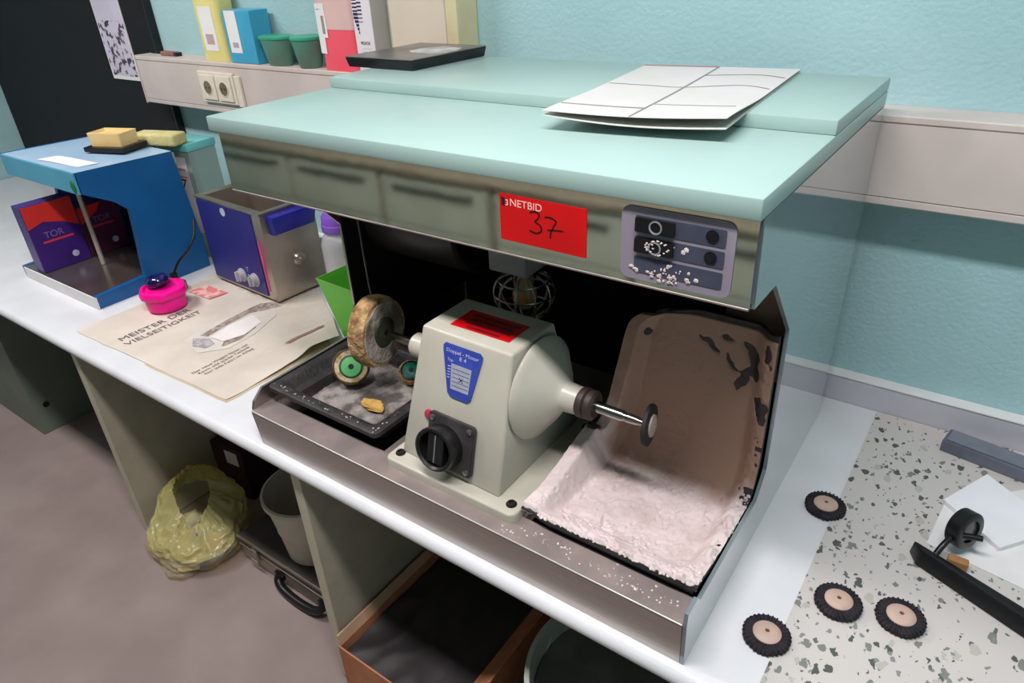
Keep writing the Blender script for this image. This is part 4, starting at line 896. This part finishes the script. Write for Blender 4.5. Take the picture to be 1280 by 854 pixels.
obj('block', box(B(), -.066, .09, -.02, .03, 0, .026, .002), mat('slate', (92, 98, 112), .35, rgb2=(104, 110, 124), nscale=20), t, local=True)
obj('top_plate', box(B(), -.06, .08, -.015, .026, .0263, .029, .001), mat('slate_light', (120, 126, 138), .35, rgb2=(108, 114, 126), nscale=20), t, local=True)

# ------------------------------------------------------------------ under the bench
M_yb = glass_like('yellow_film', (232, 224, 150), .6, .25)
t = thing('rubbish_bag', 'yellow translucent bag of waste standing on the floor below the newspaper', 'bag', (-.72, .1, ZF))
FL = ZF + .002
def bagf(r0, top, lean, seed, hb=0):
    def f(u, v):
        a = 2 * PI * u; c_, s_ = math.cos(a), math.sin(a)
        k = noise.noise(Vector((c_ * 1.6, s_ * 1.6, v * 2.2 + seed))); fo = 1 - 2 * abs(noise.noise(Vector((c_ * 3.2, s_ * 3.2, v * 1.6 + seed * 2)))); fi = 1 - 2 * abs(noise.noise(Vector((c_ * 6, s_ * 6, v * 7 + seed * 3))))
        rr = r0 * (.72 + .55 * math.sin(PI * min(v * .86 + .12, 1)) ** .8) * (1 + .22 * k + .07 * fo + .05 * fi)
        if v < .02: rr *= .8
        if v > .7: rr *= 1 - .45 * ((v - .7) / .3) ** 1.5
        h = hb + (top + .085 * max(0, math.cos(a - 2.7)) - .05 * max(0, math.cos(a + .9)) + .02 * k) * v
        tw = lean * v
        return Vector((-.682 + tw + rr * c_ * 1.05, .045 + .05 * v + rr * s_, max(FL + h + .012 * fi * v, FL)))
    return f
film = bagf(.112, .15, -.05, 3)
obj('bag_top', grid(B(), lambda u, v: film(u, .5 + .5 * v), 110, 60), glass_like('yellow_film', (232, 224, 158), .42, .2), t, smooth=75, label='yellow upper part of the bag')
obj('bag_bottom', grid(B(), lambda u, v: film(u, .5 * v), 110, 45), glass_like('clear_film', (236, 228, 208), .2, .15), t, smooth=75, label='clear lower part of the bag')
for i, (c, r, m_) in enumerate((((-.660, .04, -.675), (.038, .03, .02), mat('waste_purple', (104, 78, 134), .5, rgb2=(86, 64, 116), nscale=20)), ((-.605, .06, -.69), (.045, .035, .024), mat('waste_rust', (160, 84, 54), .6, rgb2=(130, 70, 50), nscale=20)),
                               ((-.66, -.005, -.70), (.085, .05, .018), mat('waste_tan', (160, 132, 110), .6, rgb2=(130, 108, 92), nscale=20)), ((-.72, .05, -.685), (.035, .035, .02), M_paper), ((-.71, .06, -.66), (.045, .04, .03), mat('waste_grey', (170, 164, 120), .6, rgb2=(140, 134, 100), nscale=20)), ((-.655, -.02, -.724), (.06, .04, .013), mat('waste_cream', (226, 212, 170), .6, rgb2=(206, 186, 140), nscale=20)))):
    b = B(); blob(b, c, r, 3, .3, 2, i + 11, FL + .002); obj('waste', b, m_, t, smooth=40)
t = thing('bin_liner', 'black plastic bag behind the metal case under the worktop', 'bag', (-.56, .525, ZF))
b = B(); blob(b, (-.56, .525, -.56), (.14, .10, .2), 5, .16, 2.2, 21, FL, True); obj('bag', b, mat('black_film', (44, 46, 38), .2, rgb2=(58, 60, 50), nscale=10), t, smooth=60)
t = thing('small_carton', 'dark maroon carton with white label behind the yellow bag', 'carton', (-.81, .33, ZF), .1)
obj('body', box(B(), -.07, .085, -.06, .07, .001, .215, .003), mat('maroon', (62, 30, 44), .5, rgb2=(54, 26, 38), nscale=9), t, local=True)
obj('paper_label', box(B(), .0, .06, -.0615, -.0604, .145, .20), M_paper, t, local=True)
# aluminium case
t = thing('metal_case', 'grey aluminium tool case with black handle lying on the floor under the bucket', 'case', (-.24, .26, ZF))
M_al = mat('aluminium', (160, 146, 136), .45, metal=.25, rgb2=(146, 134, 126), nscale=9)
obj('lower_shell', box(B(), -.525, .045, .10, .40, ZF + .004, ZF + .058, .003), M_al, t)
obj('lid', box(B(), -.525, .045, .10, .40, ZF + .0605, ZF + .1, .003), mat('case_top', (84, 78, 76), .5, rgb2=(76, 70, 68), nscale=9), t)
obj('rim', box(B(), -.528, .048, .097, .403, ZF + .0585, ZF + .0635, .001), mat('aluminium_bright', (176, 168, 156), .3, metal=.7, rgb2=(160, 152, 142), nscale=9), t)
b = B(); box(b, -.529, .049, .095, .0995, ZF + .088, ZF + .1015, .001); obj('edge_trim', b, mat('aluminium_bright', (0, 0, 0)), t)
for xx in (-.44, -.06):
    b = B(); box(b, xx - .012, xx + .012, .088, .096, ZF + .035, ZF + .085, .002); box(b, xx - .016, xx + .016, .083, .0875, ZF + .03, ZF + .05, .002); obj('latch', b, mat('aluminium_bright', (0, 0, 0)), t)
b = B(); tube(b, smoothpath([(-.325, .094, ZF + .052), (-.322, .080, ZF + .036), (-.29, .072, ZF + .022), (-.22, .069, ZF + .018), (-.16, .072, ZF + .022), (-.132, .080, ZF + .036), (-.13, .094, ZF + .052)], 6), .013, 10); obj('handle', b, M_blackp, t, smooth=60, label='black carrying handle')
for xx in (-.325, -.13): obj('handle_mount', box(B(), xx - .02, xx + .02, .086, .0965, ZF + .035, ZF + .056, .002), M_blackp, t)
for xx in (-.49, .01): obj('foot', box(B(), xx - .012, xx + .012, .11, .134, ZF + .0003, ZF + .0038), M_blackp, t)
# bucket on the case
t = thing('bucket', 'grey plastic bucket standing on the metal case under the worktop', 'bucket', (-.272, .215, ZF + .1005))
b = B(); lathe(b, [(0, .002), (.090, .002), (.094, .006), (.104, .105), (.107, .108), (.106, .114), (.120, .215), (.128, .217), (.128, .230), (.121, .232), (.117, .215), (.100, .11), (.088, .01), (0, .009)], (0, 0, 0), (0, 0, 1), 56, False); obj('pail', b, mat('bucket_grey', (206, 200, 186), .5, rgb2=(196, 190, 176), nscale=9), t, local=True, smooth=40)
# cardboard box
M_card = mat('cardboard', (190, 126, 92), .8, rgb2=(176, 112, 80), nscale=14)
t = thing('cardboard_box', 'open brown cardboard box holding black plastic under the worktop, right of the beige panel', 'box', (.28, .2, ZF))
zt = -.56
b = B()
for a_ in ((.108, .112, -.038, .40), (.446, .450, -.038, .40), (.1125, .4455, -.038, -.034), (.1125, .4455, .396, .40)): box(b, a_[0], a_[1], a_[2], a_[3], ZF + .001, zt)
box(b, .1125, .4455, -.0335, .3955, ZF + .001, ZF + .005); obj('walls', b, M_card, t)
b = B(); hexa(b, [(.106, -.034, zt + .001), (.110, -.034, zt + .001), (.110, .395, zt + .001), (.106, .395, zt + .001)], [(.098, -.03, zt + .025), (.102, -.03, zt + .025), (.102, .39, zt + .025), (.098, .39, zt + .025)]); obj('flap', b, mat('cardboard_light', (196, 160, 130), .8, rgb2=(186, 150, 120), nscale=14), t)
b = B(); hexa(b, [(.45, -.03, zt + .001), (.454, -.03, zt + .001), (.454, .39, zt + .001), (.45, .39, zt + .001)], [(.50, -.03, zt + .06), (.504, -.03, zt + .06), (.504, .39, zt + .06), (.5, .39, zt + .06)]); obj('flap', b, M_card, t)
t = thing('plastic_foil', 'crumpled black plastic foil inside the cardboard box', 'foil', (.28, .2, zt - .1))
b = grid(B(), lambda u, v: (.118 + .322 * u, -.028 + .418 * v, zt - .03 + .018 * noise.noise(Vector((u * 2, v * 2, 1))) + .010 * (1 - 2 * abs(noise.noise(Vector((u * 4, v * 3, 4)))))), 50, 50, .002); obj('foil', b, mat('dark_film', (52, 49, 50), .5, rgb2=(50, 46, 48), nscale=8), t, smooth=60)
t = thing('white_barrel', 'large white plastic barrel under the worktop below the plaster tray', 'barrel', (.80, .13, ZF))
b = B(); lathe(b, [(0, .002), (.165, .002), (.17, .01), (.19, .40), (.2, .402), (.2, .42), (.19, .422), (.186, .40), (.165, .012), (0, .011)], (0, 0, 0), (0, 0, 1), 64, False); obj('drum', b, mat('barrel_white', (176, 180, 168), .4, rgb2=(168, 172, 160), nscale=9), t, local=True, smooth=40)
b = B(); lathe(b, [(0, .37), (.182, .37)], (0, 0, 0), (0, 0, 1), 48, False); obj('contents', b, mat('barrel_grey', (110, 114, 104), .6, rgb2=(88, 92, 84), nscale=9), t, local=True, kind='stuff')
b = B(); tube(b, smoothpath([(-.19, .03, .40), (-.17, -.08, .30), (-.1, -.175, .26), (.02, -.205, .27), (.14, -.15, .33), (.19, .0, .40)], 8), .004, 8); obj('bail_handle', b, M_paper, t, local=True, smooth=60)

# ------------------------------------------------------------------ opposite bench (behind the camera, mirrored in the steel)
M_opp = mat('drawer_green', (196, 208, 194), .4, rgb2=(188, 200, 186), nscale=6)
OY = -1.62
tag(obj('worktop', nosed(X0 + .01, X1 - .01, 0, .72, -.036, 0), M_panelb, smooth=40), 'beige worktop of the opposite bench behind the viewer', 'worktop')
o = bpy.data.objects['worktop.001']; o.rotation_euler = (0, 0, PI); o.location = (X0 + X1, OY + .02, 0)
M_ohand = mat('drawer_grip', (70, 74, 68), .5, rgb2=(54, 58, 52), nscale=9)
n = 0
for k in range(7):
    x0 = -2.9 + k * .72
    if x0 + .70 > X1 - .02: break
    t = thing('drawer_unit', 'grey-green drawer unit under the opposite bench, number words aside, %s' % ('at the far left end', 'second from its left end', 'third from its left end', 'in the middle', 'third from its right end', 'second from its right end', 'at its right end')[k], 'cabinet', (x0 + .35, OY - .3, ZF))
    t['label'] = 'grey-green drawer unit behind the viewer, %s of the opposite bench' % ('leftmost', 'second from the left', 'third from the left', 'fourth from the left', 'fifth from the left', 'sixth from the left', 'rightmost')[k]
    obj('body', box(B(), x0, x0 + .7, OY - .66, OY - .022, ZF + .001, -.0375, .002), M_panelb, t)
    for j, (z0, z1) in enumerate(((-.30, -.07), (-.515, -.31), (-.73, -.525))):
        dr = obj('drawer', box(B(), x0 + .012, x0 + .688, OY - .0215, OY, z0, z1, .004), M_opp, t)
        obj('handle', box(B(), x0 + .09, x0 + .61, OY + .0005, OY + .012, z1 - .055, z1 - .03, .003), M_ohand, dr)
        if k == 3 and j == 0:
            obj('red_tag', box(B(), x0 + .15, x0 + .29, OY + .0005, OY + .001, z0 + .07, z0 + .14), M_red, dr)

# ------------------------------------------------------------------ world + camera
w = bpy.data.worlds.new('World'); S.world = w; w.use_nodes = True
w.node_tree.nodes['Background'].inputs[0].default_value = (.8, .85, .9, 1); w.node_tree.nodes['Background'].inputs[1].default_value = .15

cam = bpy.data.cameras.new('Camera'); co = bpy.data.objects.new('Camera', cam); COL.objects.link(co)
R = ((0.81499012, -0.2562928, 0.51971637), (0.5777477, 0.4285777, -0.69464289), (-0.04470687, 0.86639203, 0.49735917))
Mx = Matrix(R).to_4x4(); Mx.translation = Vector((1.14921884, -.65254646, .919278089)); co.matrix_world = Mx
cam.sensor_width = 36; cam.sensor_fit = 'HORIZONTAL'; cam.lens = 865.15 / 1280 * 36; cam.clip_start = .01
S.camera = co
S.view_settings.view_transform = 'Standard'; S.view_settings.look = 'None'; S.view_settings.gamma = 1; S.view_settings.exposure = 0
S.view_settings.use_curve_mapping = False
